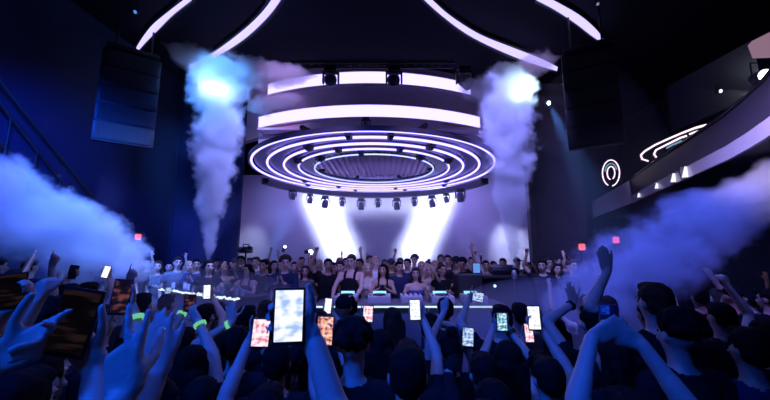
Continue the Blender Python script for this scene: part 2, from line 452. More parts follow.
DOWN = lambda s: ((s * .26, .06, .90), (0, .15, -1), (-s, 0, 0), 'relax', (s * .3, -1, 0))
UPF = lambda s, dx=0, dz=0, pose='open': ((s * (.25) + dx, .12, 1.90 + dz), (0, .1, 1), (0, 1, 0), pose, (s * 1, -.2, -.3))
FILM = lambda s, z=1.58: ((s * .10, .42, z), (-s * .5, .1, .85), (0, -1, 0), 'phone', (s * .6, -.2, -1))
CLAP = lambda s: ((s * .05, .33, 1.32), (-s * .1, .55, .8), (-s, .1, 0), 'open', (s * .8, -.2, -.7))
FWD = lambda s: ((s * .2, .42, 1.62), (0, .8, .6), (0, .6, -.8), 'point', (s * .6, -.2, -1))
DECK = lambda s: ((s * .19, .40, 1.05), (0, .9, -.35), (0, -.3, -1), 'relax', (s * .8, -.4, -.3))
CHEST = lambda s: ((s * .12, .24, 1.22), (-s * .8, .3, .3), (0, -1, 0), 'relax', (s * .8, -.3, -.8))
BASE = {}
def bodies():
    v = .015
    B = BASE
    B['rest'] = make_body({'r': DOWN(1), 'l': DOWN(-1)}, voxel=v)
    B['rest_f'] = make_body({'r': DOWN(1), 'l': CHEST(-1)}, True, v, sleeve=.3, headyaw=12)
    B['fist'] = make_body({'r': UPF(1, 0, -.02, 'fist'), 'l': DOWN(-1)}, voxel=v, headyaw=-8)
    B['both'] = make_body({'r': UPF(1, .1), 'l': UPF(-1, -.08, -.05)}, True, v, tank=True)
    B['film'] = make_body({'r': FILM(1), 'l': CHEST(-1)}, voxel=v, headpitch=-5)
    B['film_f'] = make_body({'r': FILM(1, 1.66), 'l': FILM(-1, 1.64)}, True, v, strapless=True)
    B['clap'] = make_body({'r': CLAP(1), 'l': CLAP(-1)}, voxel=v, sleeve=1.8, headyaw=15)
    B['clap_f'] = make_body({'r': CLAP(1), 'l': CLAP(-1)}, True, v, tank=True, headyaw=-14)
    B['point'] = make_body({'r': FWD(1), 'l': DOWN(-1)}, voxel=v, sleeve=1.85)
    B['strap'] = make_body({'r': CHEST(1), 'l': DOWN(-1)}, True, v, strapless=True, headyaw=-10)
    B['wave_l'] = make_body({'r': CHEST(1), 'l': UPF(-1, -.06, -.03, 'open')}, voxel=v, sleeve=.5)
    B['long'] = make_body({'r': DOWN(1), 'l': DOWN(-1)}, True, v, sleeve=1.85, headyaw=20)
bodies()
POSE_TXT = {'rest': 'arms down', 'rest_f': 'hand on chest', 'fist': 'fist raised', 'both': 'both arms up', 'film': 'filming one-handed',
            'film_f': 'both hands up', 'clap': 'hands together', 'clap_f': 'bare arms clapping', 'point': 'pointing forward', 'strap': 'bare shoulders', 'wave_l': 'waving overhead', 'long': 'long sleeves'}
FEM = {'rest_f', 'both', 'film_f', 'clap_f', 'strap', 'long'}

ORD = ['first', 'second', 'third', 'fourth', 'fifth', 'sixth', 'seventh', 'eighth', 'ninth', 'tenth', 'eleventh', 'twelfth', 'thirteenth', 'fourteenth', 'fifteenth', 'sixteenth', 'seventeenth', 'eighteenth', 'nineteenth', 'twentieth']
# ------------------------------------------------------------------ the room
STG = .3
mb = MB(); mb.box((0, 5, -.05), (20, 15.5, .1)); struct('floor', mb, FLOORM)
mb = MB(); mb.box((0, 5, 6.92), (20, 15.5, .12)); struct('ceiling', mb, CEIL)
mb = MB(); mb.prism([(-5.6, 9.0, 0), (-6.7, -2.5, 0), (-6.9, -2.5, 0), (-5.8, 9.0, 0)], (0, 0, 6.86)); struct('wall_left', mb, WALLM)
mb = MB(); mb.box((8.6, 5, 3.43), (.2, 15.5, 6.86)); struct('wall_right', mb, WALLM)
mb = MB(); mb.box((0, 12.1, 3.43), (17.2, .2, 6.86)); struct('wall_back', mb, WALLM)
mb = MB(); mb.box((-4.75, 9.05, 3.43), (1.8, .12, 6.86)); mb.box((-5.62, 9.02, 3.43), (.1, .2, 6.86)); struct('trim_1', mb, mat('navy_curtain', (.012, .02, .07), .9, spec=.1, bump=.3, bscale=6))      # dark wing, left of the backdrop
mb = MB(); mb.box((4.55, 9.05, 3.43), (1.5, .12, 6.86)); struct('trim_2', mb, mat('plum_curtain', (.025, .018, .035), .9, bump=.3, bscale=6))
mb = MB(); mb.box((3.86, 8.95, 3.43), (.14, .1, 6.86)); struct('trim_3', mb, BLACK)
mb = MB(); mb.box((.1, 8.6, .15), (11.0, 6.4, .3), bev=.01); struct('floor_stage', mb, mat('stage_deck', (.02, .02, .025), .6, bump=.1))
mb = MB(); mb.box((.05, 11.5, 2.55), (11.0, .06, 4.5)); bd = mb.build('backdrop', BACKD); tag(bd, 'wide pale cloth backdrop lit by beams behind the stage crowd', 'backdrop')

# stage ceiling with fins running towards the backdrop, and the stepped drum with its two lit bands in front of it
def arc(z, y0, r=6.0, hw=3.6, n=48):
    out = []
    for i in range(n + 1):
        x = -hw + 2 * hw * i / n; out.append(V((x - .42, y0 + r - math.sqrt(r * r - x * x), z)))
    return out
def arcband(z0, z1, y0, hw=3.6, thick=.08):
    mb = MB(); f0, f1 = arc(z0, y0, hw=hw), arc(z1, y0, hw=hw); b0, b1 = arc(z0, y0 + thick, hw=hw), arc(z1, y0 + thick, hw=hw)
    mb.strip(f1, f0); mb.strip(b0, b1); mb.strip(f0, b0); mb.strip(b1, f1); return mb
mb = arcband(5.22, 6.84, 8.0, hw=4.3, thick=.2); mb.box((0, 10.1, 4.84), (6.4, 2.9, .08)); mb.box((-.2, 8.62, 5.05), (6.2, .08, .46)); struct('ceiling_drum', mb, DRUM)
mb = MB(); mb.box((-.3, 8.45, 5.25), (5.8, .5, .06)); struct('ceiling_soffit', mb, DRUM)
mb = MB()
for i in range(40): mb.box((-3.4 + i * .17, 10.05, 4.75), (.05, 2.75, .10))
t = mb.build('ceiling_fins', mat('fin_paint', (.42, .34, .45), .6), smooth=False); tag(t, 'row of slim pale fins on the ceiling seen through the ring', 'ceiling fins')
for zc, y0, lab in ((5.60, 7.93, 'lower curved white light band above the neon ring'), (6.47, 7.93, 'upper curved white light band behind the moving heads')):
    t = thing('light_band', lab, 'light band', (0, 0, 0), group='curved light bands over the stage')
    arcband(zc - .155, zc + .155, y0, hw=2.95 if zc < 6 else 2.7, thick=.06).build('diffuser', BANDM, t)
    m2 = arcband(zc + .155, zc + .19, y0 - .02, hw=3.0, thick=.1)
    for v in arcband(zc - .19, zc - .155, y0 - .02, hw=3.0, thick=.1).v: pass
    b2 = arcband(zc - .19, zc - .155, y0 - .02, hw=3.0, thick=.1); m2.add(b2.v, b2.f); m2.build('frame', DRUM, t)

# ceiling light strips: swooping curves just under the ceiling
def ceil_strip(pa, pb, lab, z=6.46, m=STRIP):
    A = [onZ(x, y, z) for x, y in pa]; B = [onZ(x, y, z) for x, y in pb]
    def dense(L, n=24):
        out = []
        for i in range(n + 1):
            t = i / n * (len(L) - 1); k = min(int(t), len(L) - 2); u = t - k
            p0 = L[max(k - 1, 0)]; p1 = L[k]; p2 = L[k + 1]; p3 = L[min(k + 2, len(L) - 1)]
            out.append(.5 * ((2 * p1) + (p2 - p0) * u + (2 * p0 - 5 * p1 + 4 * p2 - p3) * u * u + (3 * p1 - p0 - 3 * p2 + p3) * u ** 3))
        return out
    A, B = dense(A), dense(B)
    t = thing('light_strip', lab, 'ceiling light', (0, 0, 0), group='curved light strips on the ceiling')
    mb = MB(); n = len(A); up = V((0, 0, .07))
    mb.strip(A, B); mb.strip([p + up for p in B], [p + up for p in A]); mb.strip([p + up for p in A], A); mb.strip(B, [p + up for p in B])
    mb.build('diffuser', m, t)
    mb = MB()
    for L, q in ((A, B), (B, A)):
        o = [p + (p - r).normalized() * .05 for p, r in zip(L, q)]
        w = V((0, 0, -.03)); mb.strip([p + w for p in L], [p + w for p in o]); mb.strip([p + w for p in o], [p + up for p in o]); mb.strip([p + up for p in L], [p + w for p in L])
    mb.build('channel', BLACK, t)
ceil_strip([(189, 64), (212, 52), (238, 33), (259, 14), (274, -6), (284, -30)], [(190, 69), (216, 57), (243, 40), (266, 19), (282, -2), (296, -28)], 'curved white light strip left of the stage, the one nearer its middle')
ceil_strip([(428, -6), (450, 14), (480, 33), (512, 46), (540, 57), (558, 66)], [(418, 2) if 0 else (416, -8), (441, 15), (470, 36), (505, 53), (534, 64), (557, 71)], 'curved white light strip right of the stage, the one nearer its middle')
ceil_strip([(136, 47), (142, 37), (152, 24), (166, 12), (184, -2)], [(138, 51), (147, 41), (159, 29), (173, 15), (192, 0)], 'short white light strip above the left hanging speakers')
ceil_strip([(606, 41), (596, 28), (580, 14), (556, 0), (540, -8)], [(607, 46), (592, 36), (575, 23), (555, 10), (536, 0)], 'short white light strip above the right hanging speakers')

# ------------------------------------------------------------------ the hanging neon ring
RC = V((-.257, 8.0, 4.12)); RR = 2.75
t = thing('neon_ring', 'large hanging disc of five concentric white neon rings above the stage', 'ring light', RC)
def circ(r, z=0, n=96): return [V((r * math.cos(2 * math.pi * i / n), r * math.sin(2 * math.pi * i / n), z)) for i in range(n)]
radii = [2.75, 2.43, 2.08, 1.76, 1.40]
for i, r in enumerate(radii):
    mb = MB(); mb.tube(circ(r), (.024 if i < 3 else .02) if i < 4 else .015, 8, closed=True)
    mb.build('neon_tube', NEON if i < 3 else (NEON if i == 3 else NEONB), t)
mb = MB(); tr = MB()
for i in range(len(radii) - 1):
    a, b = radii[i] - .05, radii[i + 1] + .05
    A, B = circ(a, .05), circ(b, .05); A.append(A[0]); B.append(B[0]); mb.strip(A, B)
    A2, B2 = circ(a, .11), circ(b, .11); A2.append(A2[0]); B2.append(B2[0]); mb.strip(B2, A2); mb.strip(A2, A); mb.strip(B, B2)
mb.build('panel', mat('ring_panel', (.13, .11, .2), .4, .2), t)
mb = MB(); A, B = circ(2.82, -.02), circ(2.82, .06); A.append(A[0]); B.append(B[0]); mb.strip(A, B); C, D = circ(2.79, -.02), circ(2.79, .06); C.append(C[0]); D.append(D[0]); mb.strip(D, C); mb.strip(C, A); mb.strip(B, D)
mb.build('outer_rim', mat('rim_paint', (.1, .08, .14), .5), t)
for a in (20, 65, 110, 155, 200, 245, 290, 335):
    d = V((math.cos(R(a)), math.sin(R(a)), 0)); mb = MB(); mb.box(d * 2.09 + V((0, 0, .16)), (1.3, .07, .07), rotZ(R(a)), .01); mb.build('spoke', BLACK, t)
mb = MB(); q = [V((math.cos(R(a)), math.sin(R(a)), 0)) for a in range(12, 169, 3)]
E0, E1, E2, E3 = ([d * r + V((0, 0, z)) for d in q] for r, z in ((2.78, -.05), (2.78, -.20), (2.98, -.20), (2.98, -.05)))
for a_, b_ in ((E0, E1), (E1, E2), (E2, E3), (E3, E0)): mb.strip(a_, b_)
mb.build('rear_truss', mat('truss_dark', (.04, .03, .06), .5), t)
for r, angs in ((2.53, (262, 278, 40, 70, 105, 140)), (2.2, (238, 300, 30, 75, 120, 150)), (1.86, (250, 287, 330, 210)), (1.55, (262, 310, 225))):
    for a in angs:
        mb = MB(); d = V((math.cos(R(a)), math.sin(R(a)), 0)); mb.box(d * r + V((0, 0, .0)), (.2, .10, .08), rotZ(R(a)), .012); mb.box(d * r + V((0, 0, -.05)), (.1, .07, .04), rotZ(R(a)), .008); mb.build('clamp', BLACK, t)
for a in (50, 130):
    mb = MB(); d = V((math.cos(R(a)) * 2.3, math.sin(R(a)) * 2.3, .1)); mb.tube([d, d + V((0, 0, 1.05 if a < 180 else 2.3))], .008, 6); mb.build('hanging_wire', STEEL, t)

# ------------------------------------------------------------------ lamps: moving heads and fixtures
def moving_head(loc, aim, lab, s=1.0, lit=True, group=None, name='moving_head_light', lens=None):
    t = thing(name, lab, 'stage light', loc, group=group, scale=s)
    mb = MB(); mb.box((0, 0, -.06), (.26, .2, .10), bev=.02); mb.build('base', BLACK, t)
    mb = MB()
    for k in (-1, 1): mb.box((k * .155, 0, -.22), (.035, .09, .26), bev=.012)
    mb.box((0, 0, -.115), (.34, .1, .03), bev=.008); mb.build('yoke', BLACK, t)
    d = V(aim).normalized(); q = d.to_track_quat('Z', 'Y').to_matrix()
    mb = MB(); mb.lathe([(.02, -.15), (.09, -.14), (.115, -.06), (.12, .06), (.13, .15), (.115, .15), (.11, .13)], (0, 0, -.30), q, 22)
    h = mb.build('head', mat('head_shell', (.22, .19, .26), .3), t)
    mb = MB(); mb.lathe([(.108, .0), (.09, .02), (.05, .033), (.005, .037)], V((0, 0, -.30)) + d * .125, q, 20); mb.build('lens', (lens or LAMPW) if lit else GLASSY, h)
    return t
# truss above the drum with three moving heads
t = thing('lighting_truss', 'black lighting truss under the ceiling behind the moving heads', 'truss', (-.3, 7.35, 6.46))
for dy, dz in ((-.1, 0), (.1, 0), (0, .1)):
    mb = MB(); mb.tube([(-1.9, dy, dz), (1.9, dy, dz)], .022, 8); mb.build('rail', BLACK, t)
mb = MB()
for i in range(19):
    x = -1.9 + i * .2
    for a, b in (((-.1, 0), (0, .1)), ((.1, 0), (0, .1)), ((-.1, 0), (.1, 0))): mb.tube([(x, *a), (x + .2, *b)], .010, 5)
mb.build('bracing', BLACK, t)
for px, lab, aim in ((331, 'left moving head light under the black truss', (.1, -1, -.25)), (394, 'middle moving head light under the black truss', (-.1, -1, -.3)), (464, 'right moving head light under the black truss, darker', (.5, -.5, -.7))):
    p = P(px, 72, 7.35); moving_head((p.x, 7.35, 6.40), aim, lab, 1.12, lit=False, group='moving heads on the truss')
p = P(366, 124, 7.6); moving_head((p.x, 5.38, 4.6) if 0 else (p.x, 7.6, p.z + .16), (0, -.3, -1), 'small lamp hanging just above the middle of the neon ring', .62, lit=False, name='small_spotlight')
# fixtures under the far rim of the ring
beam_px = [293, 310, 325, 342, 361, 378, 397, 415, 433, 448, 463]
for i, px in enumerate(beam_px):
    dx = (px - 377) / 342. * 10.6; Y = 8.0 + math.sqrt(2.88 ** 2 - min(dx * dx, 7.6)); dx = (px - 377) / 342. * Y; p = V((dx - .257, Y, 3.90))
    big = i in (2, 4, 6, 8, 10)
    moving_head((p.x, Y, p.z), (dx * .12, .5, -1), ('%s %s lamp from the left under the far edge of the neon ring' % (ORD[i], 'round' if big else 'small boxy')), .8 if big else .62, lit=False, group='lamps under the neon ring', name='ring_spotlight')

# lamps on the sides
def small_lamp(px, py, Y, aim, lab, r=.05, strength=None):
    p = P(px, py, Y); t = thing('spotlight', lab, 'stage light', p); d = V(aim).normalized(); q = d.to_track_quat('Z', 'Y').to_matrix()
    mb = MB(); mb.lathe([(r * .6, -r * 3.2), (r * 1.15, -r * 2.9), (r * 1.2, -r), (r * 1.35, .0), (r * 1.2, .0), (r * 1.1, -r * .2)], (0, 0, 0), q, 18); mb.build('housing', BLACK, t)
    mb = MB(); mb.lathe([(r * 1.1, -r * .2), (r * .7, -r * .05), (r * .02, 0)], (0, 0, 0), q, 16); mb.build('lens', strength or LAMPW, t)
    mb = MB(); mb.tube([V((-r * 1.6, 0, 0)) - d * r * 1.5, V((-r * 1.6, 0, r * 3)) - d * r * 1.5, V((r * 1.6, 0, r * 3)) - d * r * 1.5, V((r * 1.6, 0, 0)) - d * r * 1.5], r * .15, 6); mb.build('bracket', BLACK, t)
    return t
small_lamp(549, 103, 7.0, (.1, -.85, -.35), 'bright blue white spotlight to the right of the right smoke jet', .036)
small_lamp(520, 96, 7.6, (0, -.9, -.25), 'spotlight glowing inside the top of the right smoke jet', .11)
small_lamp(216, 92, 7.6, (0, -.9, -.25), 'spotlight glowing inside the top of the left smoke jet', .11)
small_lamp(135, 12, 6.0, (0, -.8, -.6), 'tiny blue lamp on the dark ceiling at upper left', .03, emat('dim_blue_lens', (.1, .35, 1), .8))
small_lamp(598, 4, 5.2, (0, -.8, -.6), 'tiny dim lamp on the dark ceiling at upper right', .022, emat('dim_lens', (.5, .45, .9), .5))
small_lamp(721, 91, 4.0, (0, -.9, -.3), 'tiny white lamp against the dark hanging panel', .02, emat('pale_lens', (.75, .85, 1), 2.5))
small_lamp(766, 75, 3.4, (-.3, -.9, -.2), 'bright blue white lamp above the balcony rim', .055)
for px, py, Y, lab in ((138, 237, 7.6, 'red lamp at the left wing behind the white smoke'), (582, 247, 7.0, 'red lamp beside the right smoke, the left one of two'), (616, 240, 7.0, 'red lamp beside the right smoke, the right one of two')):
    p = P(px, py, Y); t = thing('red_lamp', lab, 'lamp', p, group='small red lamps')
    mb = MB(); mb.box((0, 0, 0), (.12, .05, .13), bev=.02); mb.build('lens', REDL, t)
    mb = MB(); mb.box((0, .05, 0), (.2, .06, .2), bev=.015); mb.tube([(0, .05, -.1), (0, .05, -p.z)], .025, 8); mb.build('housing', BLACK, t)

# ------------------------------------------------------------------ hanging speaker stacks
def speakers(px0, px1, py0, py1, Y, yaw, lab, n=5):
    a = P(px0, py0, Y); b = P(px1, py1, Y); w = (b.x - a.x) * .84; h = a.z - b.z; cx = (a.x + b.x) / 2
    t = thing('hanging_speaker', lab, 'speaker', (cx, Y, b.z), yaw, 'hanging speaker stacks')
    ch = h / n
    for i in range(n):
        z = h - ch * (i + .5); til = R(-1.5 - i * 2.2); M = Matrix.Rotation(-til, 3, 'X')
        mb = MB(); mb.box((0, -.02 * i, z), (w, .36, ch * .97), M, .02); c = mb.build('cabinet', BLACK, t)
        mb = MB(); mb.box((0, -.02 * i - .185, z - .01), (w * .9, .02, ch * .84), M, .005)
        for k in range(-3, 4): mb.box((k * w * .12, -.02 * i - .198, z - .01), (w * .012, .012, ch * .8), M)
        mb.build('grille', mat('grille_cloth', (.02, .02, .026), .7, bump=.6, bscale=160), c)
    mb = MB(); mb.box((0, 0, h + .04), (w * .9, .5, .07), bev=.01)
    for k in (-1, 1): mb.tube([(k * w * .3, 0, h), (k * w * .3, 0, 6.5 - b.z)], .018, 6)
    mb.build('rigging_bar', BLACK, t)
speakers(106, 152, 58, 146, 6.0, R(37), 'tall dark speaker stack hanging at upper left')
speakers(560, 624, 54, 148, 5.6, R(-31), 'tall black speaker stack hanging at upper right')

# ------------------------------------------------------------------ left handrails on the wall
t = thing('handrail', 'dark sloping stair rails on the blue left wall', 'rail', (0, 0, 0))
for (x0, y0, Y0), (x1, y1, Y1) in (((-20, 78, 4.6), (80, 205, 6.5)), ((-5, 75, 4.7), (95, 200, 6.6)), ((-30, 110, 4.5), (62, 212, 6.4))):
    mb = MB(); a, b = P(x0, y0, Y0), P(x1, y1, Y1); mb.tube([a, b], .028, 8); mb.build('rail', BLACK, t)
for k in range(5):
    mb = MB(); a = P(-20, 78, 4.6).lerp(P(80, 205, 6.5), k / 4); mb.tube([a, a - V((0, 0, .75))], .014, 6); mb.build('post', BLACK, t)

# ------------------------------------------------------------------ balcony on the right
ZB = 3.3
low = [onZ(x, y, ZB) for x, y in ((593, 218), (632, 203), (655, 192), (685, 179), (706, 169.5), (727, 160), (750, 147.5), (772, 134), (800, 112))]
up = lambda z, L=low: [V((p.x, p.y, z)) for p in L]
def out(L, d): return [V((p.x + d, p.y + d * .45, p.z)) for p in L]
t = thing('balcony', 'dark balcony with a satin front curving along the right side', 'balcony', (0, 0, 0))
mb = MB(); A = low[1:]; mb.strip(A, up(3.47, A)); mb.strip(up(3.47, A), out(up(3.47, A), .05)); mb.strip(out(A, .05), A); mb.build('lower_fascia', FASC, t)
mb = MB(); B = out(up(3.475, A), .03); C = out(up(3.83, A), .03); mb.strip(B, C); mb.strip(C, out(C, .1)); mb.build('upper_fascia', mat('plum_fascia', (.025, .022, .04), .4, .1), t)
mb = MB(); e = low[:2]; mb.strip(e, up(3.83, e)); mb.strip(out(up(3.83, e), .2), out(e, .2)); mb.strip(up(3.83, e), out(up(3.83, e), .2)); mb.build('end_panel', FASC, t)
mb = MB(); D = [V((9, p.y, ZB + .02)) for p in low]; mb.strip(low, D); mb.strip([V((p.x, p.y, ZB + .14)) for p in low], [V((9, p.y, ZB + .14)) for p in low]); mb.build('deck', BLACK, t)
mb = MB(); mb.tube([p for p in out(up(3.88, A), .06)], .022, 8); mb.build('top_rail', GLOSS, t)
for i, (px, s) in enumerate(((638, .08), (657, .09), (675, .13), (688, .15))):
    ra = ray(px, 190); k = [q for q in range(len(low) - 1) if (low[q].x / low[q].y) <= ra.x / ra.y <= (low[q + 1].x / low[q + 1].y)][0]
    a, b = low[k], low[k + 1]; tt = [u / 100 for u in range(101) if a.lerp(b, u / 100).x / a.lerp(b, u / 100).y >= ra.x / ra.y][0]
    p = a.lerp(b, tt); p.z = 3.385; d = V((-.6, -.8, 0)) * .07
    t = thing('rim_reflection', ORD[i] + ' small white glowing reflection from the left on the balcony front', 'lamp', p + d, R(-30), 'small reflections on the balcony front')  # reflections on the fascia, put in as glowing wedges with backing boxes
    mb = MB(); mb.prism([(-s * .35, 0, -s * .5), (s * .35, 0, -s * .5), (s * .28, 0, s * .45), (-s * .05, 0, s * .6)], (0, .03, 0)); mb.build('lens', emat('rim_reflection_glow', (.8, .8, 1), 1.3), t)
    mb = MB(); mb.box((0, .045, -s * .02), (s * .85, .03, s * 1.2), bev=.006); mb.build('housing', BLACK, t)
# reflections of the neon ring behind the balcony, put in as glowing tubes
def reflection_arc(pts, Y0, Y1, lab, r=.016, m=None):
    t = thing('reflection_arc', lab, 'reflection', (0, 0, 0), group='ring reflections behind the balcony'); n = len(pts)
    W = [P(x, y, Y0 + (Y1 - Y0) * i / (n - 1)) for i, (x, y) in enumerate(pts)]
    mb = MB(); mb.tube(W, r, 8); mb.build('tube', m or emat('rose_reflection', (1, .78, .9), 1.5), t)
    mb = MB()
    for k in (1, n - 2): mb.tube([W[k] + V((0, .0, .0)), W[k] + V((.10, .16, 0))], .012, 6)
    mb.build('bracket', BLACK, t)
reflection_arc([(648, 161), (642, 159), (641, 155), (645, 151), (655, 145), (668, 139), (682, 133), (695, 128), (706, 125)], 6.8, 4.6, 'longest outer glowing reflection arc above the balcony front')
reflection_arc([(656, 157), (654, 154), (656, 150), (662, 147), (672, 142), (680, 138), (686, 136)], 6.6, 5.2, 'shorter glowing reflection arc nested inside the long one')
reflection_arc([(667, 148), (672, 145), (677, 143), (681, 141)], 6.2, 5.5, 'short dim blue reflection dash inside the arcs', .016, emat('teal_reflection', (.3, .55, .8), .6))
reflection_arc([(690, 134), (694, 132.5), (698, 131)], 5.0, 4.8, 'tiny glowing reflection dash right of the arcs', .014)
for i, (rx, ry, lab) in enumerate(((8.5, 13, 'outer oval reflection loop at the left end of the balcony'), (6, 9.5, 'middle oval reflection loop at the left end of the balcony'), (3.8, 6.5, 'inner oval reflection loop at the left end of the balcony'))):
    t = thing('reflection_loop', lab, 'reflection', (0, 0, 0), group='ring reflections behind the balcony')  # oval reflections in a glossy column, put in as glowing loops
    a0, a1 = ((-80, 250), (20, 170), (-60, 260))[i]
    W = [P(611 + rx * math.cos(R(a)), 173 - ry * math.sin(R(a)), 8.0) for a in range(a0, a1 + 1, 10)]
    mb = MB(); mb.tube(W, .014, 8); mb.build('tube', emat('rose_reflection', (1, .78, .9), 1.5) if i != 1 else emat('teal_reflection', (.3, .55, .8), .6), t)
    mb = MB(); mb.tube([W[len(W) // 2], W[len(W) // 2] + V((0, .3, 0))], .012, 6); mb.build('bracket', BLACK, t)
# hanging dark panel and lit panel above the balcony
def slab(name, pts, lab, cat, m, th=(.05, .12, 0)):
    mb = MB(); mb.prism(pts, th); return tag(mb.build(name, m, None, False), lab, cat)
slab('partition_board', [P(668, 86, 6.2), P(752, 40, 4.4), P(764, 92, 4.4), P(672, 132, 6.2)], 'black slanting board hanging above the balcony', 'board', GLOSS, (.1, .2, 0))
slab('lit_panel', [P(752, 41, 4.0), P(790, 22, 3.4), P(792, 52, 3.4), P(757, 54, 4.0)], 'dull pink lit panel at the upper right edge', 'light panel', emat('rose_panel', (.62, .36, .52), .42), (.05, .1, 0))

# ------------------------------------------------------------------ DJ booth and gear on the stage
t = thing('dj_booth', 'long blue fronted DJ booth in front of the stage crowd', 'booth', (.38, 5.75, STG + .09))
mb = MB(); mb.box((0, 0, .985), (2.95, .7, .05), bev=.01); mb.build('tabletop', mat('booth_top', (.12, .13, .17), .35), t)
for i in range(5):
    mb = MB(); mb.box((-1.17 + i * .585, -.28, .435), (.565, .04, 1.03), bev=.008); mb.build('front_panel', BOOTHM, t)
for k in (-1, 1): mb = MB(); mb.box((k * 1.45, .02, .435), (.04, .6, 1.05), bev=.006); mb.build('side_panel', BOOTHM, t)
mb = MB(); mb.tube([(-1.44, -.36, .98), (1.44, -.36, .98)], .014, 8); mb.build('edge_light', emat('edge_led', (.55, .75, 1), 1.4), t)
for i, x in enumerate((-.78, -.33, .95, 1.38) if 0 else (-.75, -.22, .78, 1.3)):
    dk = thing('media_player', '%s silver topped deck from the left on the DJ booth' % ORD[i], 'DJ deck', (.38 + x - .25, 5.72, STG + 1.10), group='decks on the DJ booth')
    mb = MB(); mb.box((0, 0, .055), (.36, .42, .11), bev=.01); mb.build('body', DECKM, dk)
    mb = MB(); mb.lathe([(.11, 0), (.11, .016), (.10, .022), (.02, .022)], (0, -.05, .11)); mb.build('jog_wheel', GLOSS, dk)
    mb = MB(); mb.box((0, .14, .125), (.22, .10, .02), Matrix.Rotation(R(18), 3, 'X'), .004); mb.build('display', TEAL, dk)
    for k in range(4): mb = MB(); mb.lathe([(.011, 0), (.011, .012), (.004, .014)], (-.15, -.16 + k * .05, .11), n=10); mb.build('button', STEEL, dk)
mx = thing('mixer', 'silver mixer with knobs in the middle of the DJ booth', 'mixer', (.42, 5.72, STG + 1.10))
mb = MB(); mb.box((0, 0, .055), (.34, .42, .11), bev=.01); mb.build('body', DECKM, mx)
for i in range(4):
    for j in range(4):
        mb = MB(); mb.lathe([(.013, 0), (.012, .02), (.003, .022)], (-.12 + i * .08, -.02 + j * .055, .11), n=10); mb.build('knob', BLACK, mx)
    mb = MB(); mb.box((-.12 + i * .08, -.12, .118), (.02, .03, .016), bev=.003); mb.build('fader', STEEL, mx)
# side counter at left with glasses
a = P(162, 287, 6.7); b = P(243, 299, 5.3); ang = math.atan2(b.y - a.y, b.x - a.x); L = (b - a).length; c = (a + b) / 2
t = thing('side_counter', 'long dark counter with sparkling glowing edge left of the stage', 'counter', (c.x, c.y, 0), ang)
H_ = (a.z + b.z) / 2
mb = MB(); mb.box((0, .2, H_ - .03), (L, .5, .06), bev=.01); mb.build('tabletop', GLOSS, t)
mb = MB(); mb.box((0, .2, (H_ - .06) / 2), (L * .97, .44, H_ - .06), bev=.01); mb.build('cabinet', mat('counter_navy', (.05, .06, .1), .6), t)
mb = MB(); rr = random.Random(4)
for i in range(70): mb.box((-L / 2 + L * (i + .5) / 70, -.06, H_ - .02 + rr.uniform(-.012, .012)), (L / 120, .02, rr.uniform(.01, .045)), bev=.002)
mb.build('edge_light', emat('sparkle_led', (.7, .85, 1), 2.2), t)
for i in range(9):
    x = -L / 2 + L * (i + .6) / 9.3; p = V((c.x, c.y, 0)) + rotZ(ang) @ V((x, .12 + .08 * (i % 2), H_))
    g = MB(); g.lathe([(.03, 0), (.034, .1), (.031, .1), (.027, .008)], p, n=14); o = g.build('drinking_glass', mat('frosted_glass', (.5, .6, .7), .15)); tag(o, 'small drinking glass on the left counter, %s from its far end' % ORD[i], 'glass', 'glasses on the left counter')
# equipment at right of the stage
def speaker_box(px, py, Y, w, h, lab, z=STG):
    p = P(px, py, Y); t = thing('monitor_speaker', lab, 'speaker', (p.x, Y, z), 0)
    mb = MB(); mb.box((0, 0, h / 2), (w, .5, h), bev=.02); mb.build('cabinet', BLACK, t)
    for zz, rr_ in ((.3, .17), (.7, .12)): mb = MB(); mb.lathe([(rr_ * w / .6, 0), (rr_ * .9 * w / .6, -.01), (rr_ * .3 * w / .6, .02), (.01, .0)], (0, -.255, h * zz), Matrix.Rotation(R(90), 3, 'X')); mb.build('driver', GLOSS, t)
    return t
speaker_box(467, 280, 6.3, .42, 1.5, 'black upright speaker cabinet right of the DJ booth')
t = thing('equipment_desk', 'low black equipment desk right of the stage under the white jet', 'desk', (P(512, 275, 7.0).x, 7.0, STG))
mb = MB(); mb.box((0, 0, 1.42), (1.35, .6, .06), bev=.01); mb.build('tabletop', BLACK, t)
mb = MB(); mb.box((0, .02, .7), (1.3, .52, 1.38), bev=.01); mb.build('cabinet', CURT, t)
mb = MB(); mb.box((-.2, -.1, 1.53), (.5, .3, .14), Matrix.Rotation(R(20), 3, 'X'), .01); mb.build('console', GLOSS, t)
small_lamp(495, 286, 5.9, (0, -1, .1), 'small blue white light at the front of the right desk', .02, emat('blue_dot', (.4, .75, 1), 4))
p = P(476, 268, 6.4); t = thing('small_monitor', 'small glowing blue screen beside the black speaker', 'screen', (p.x, 6.38, STG + 1.62))
mb = MB(); mb.box((0, 0, p.z - STG - 1.62), (.15, .03, .2), bev=.01); mb.build('case', BLACK, t)
mb = MB(); mb.box((0, -.017, p.z - STG - 1.62), (.125, .006, .17)); mb.build('screen', emat('blue_screen', (.12, .3, .8), 1.0), t)
mb = MB(); mb.tube([(0, .02, 0), (0, .02, p.z - STG - 1.65)], .012, 6); mb.build('stand', BLACK, t)
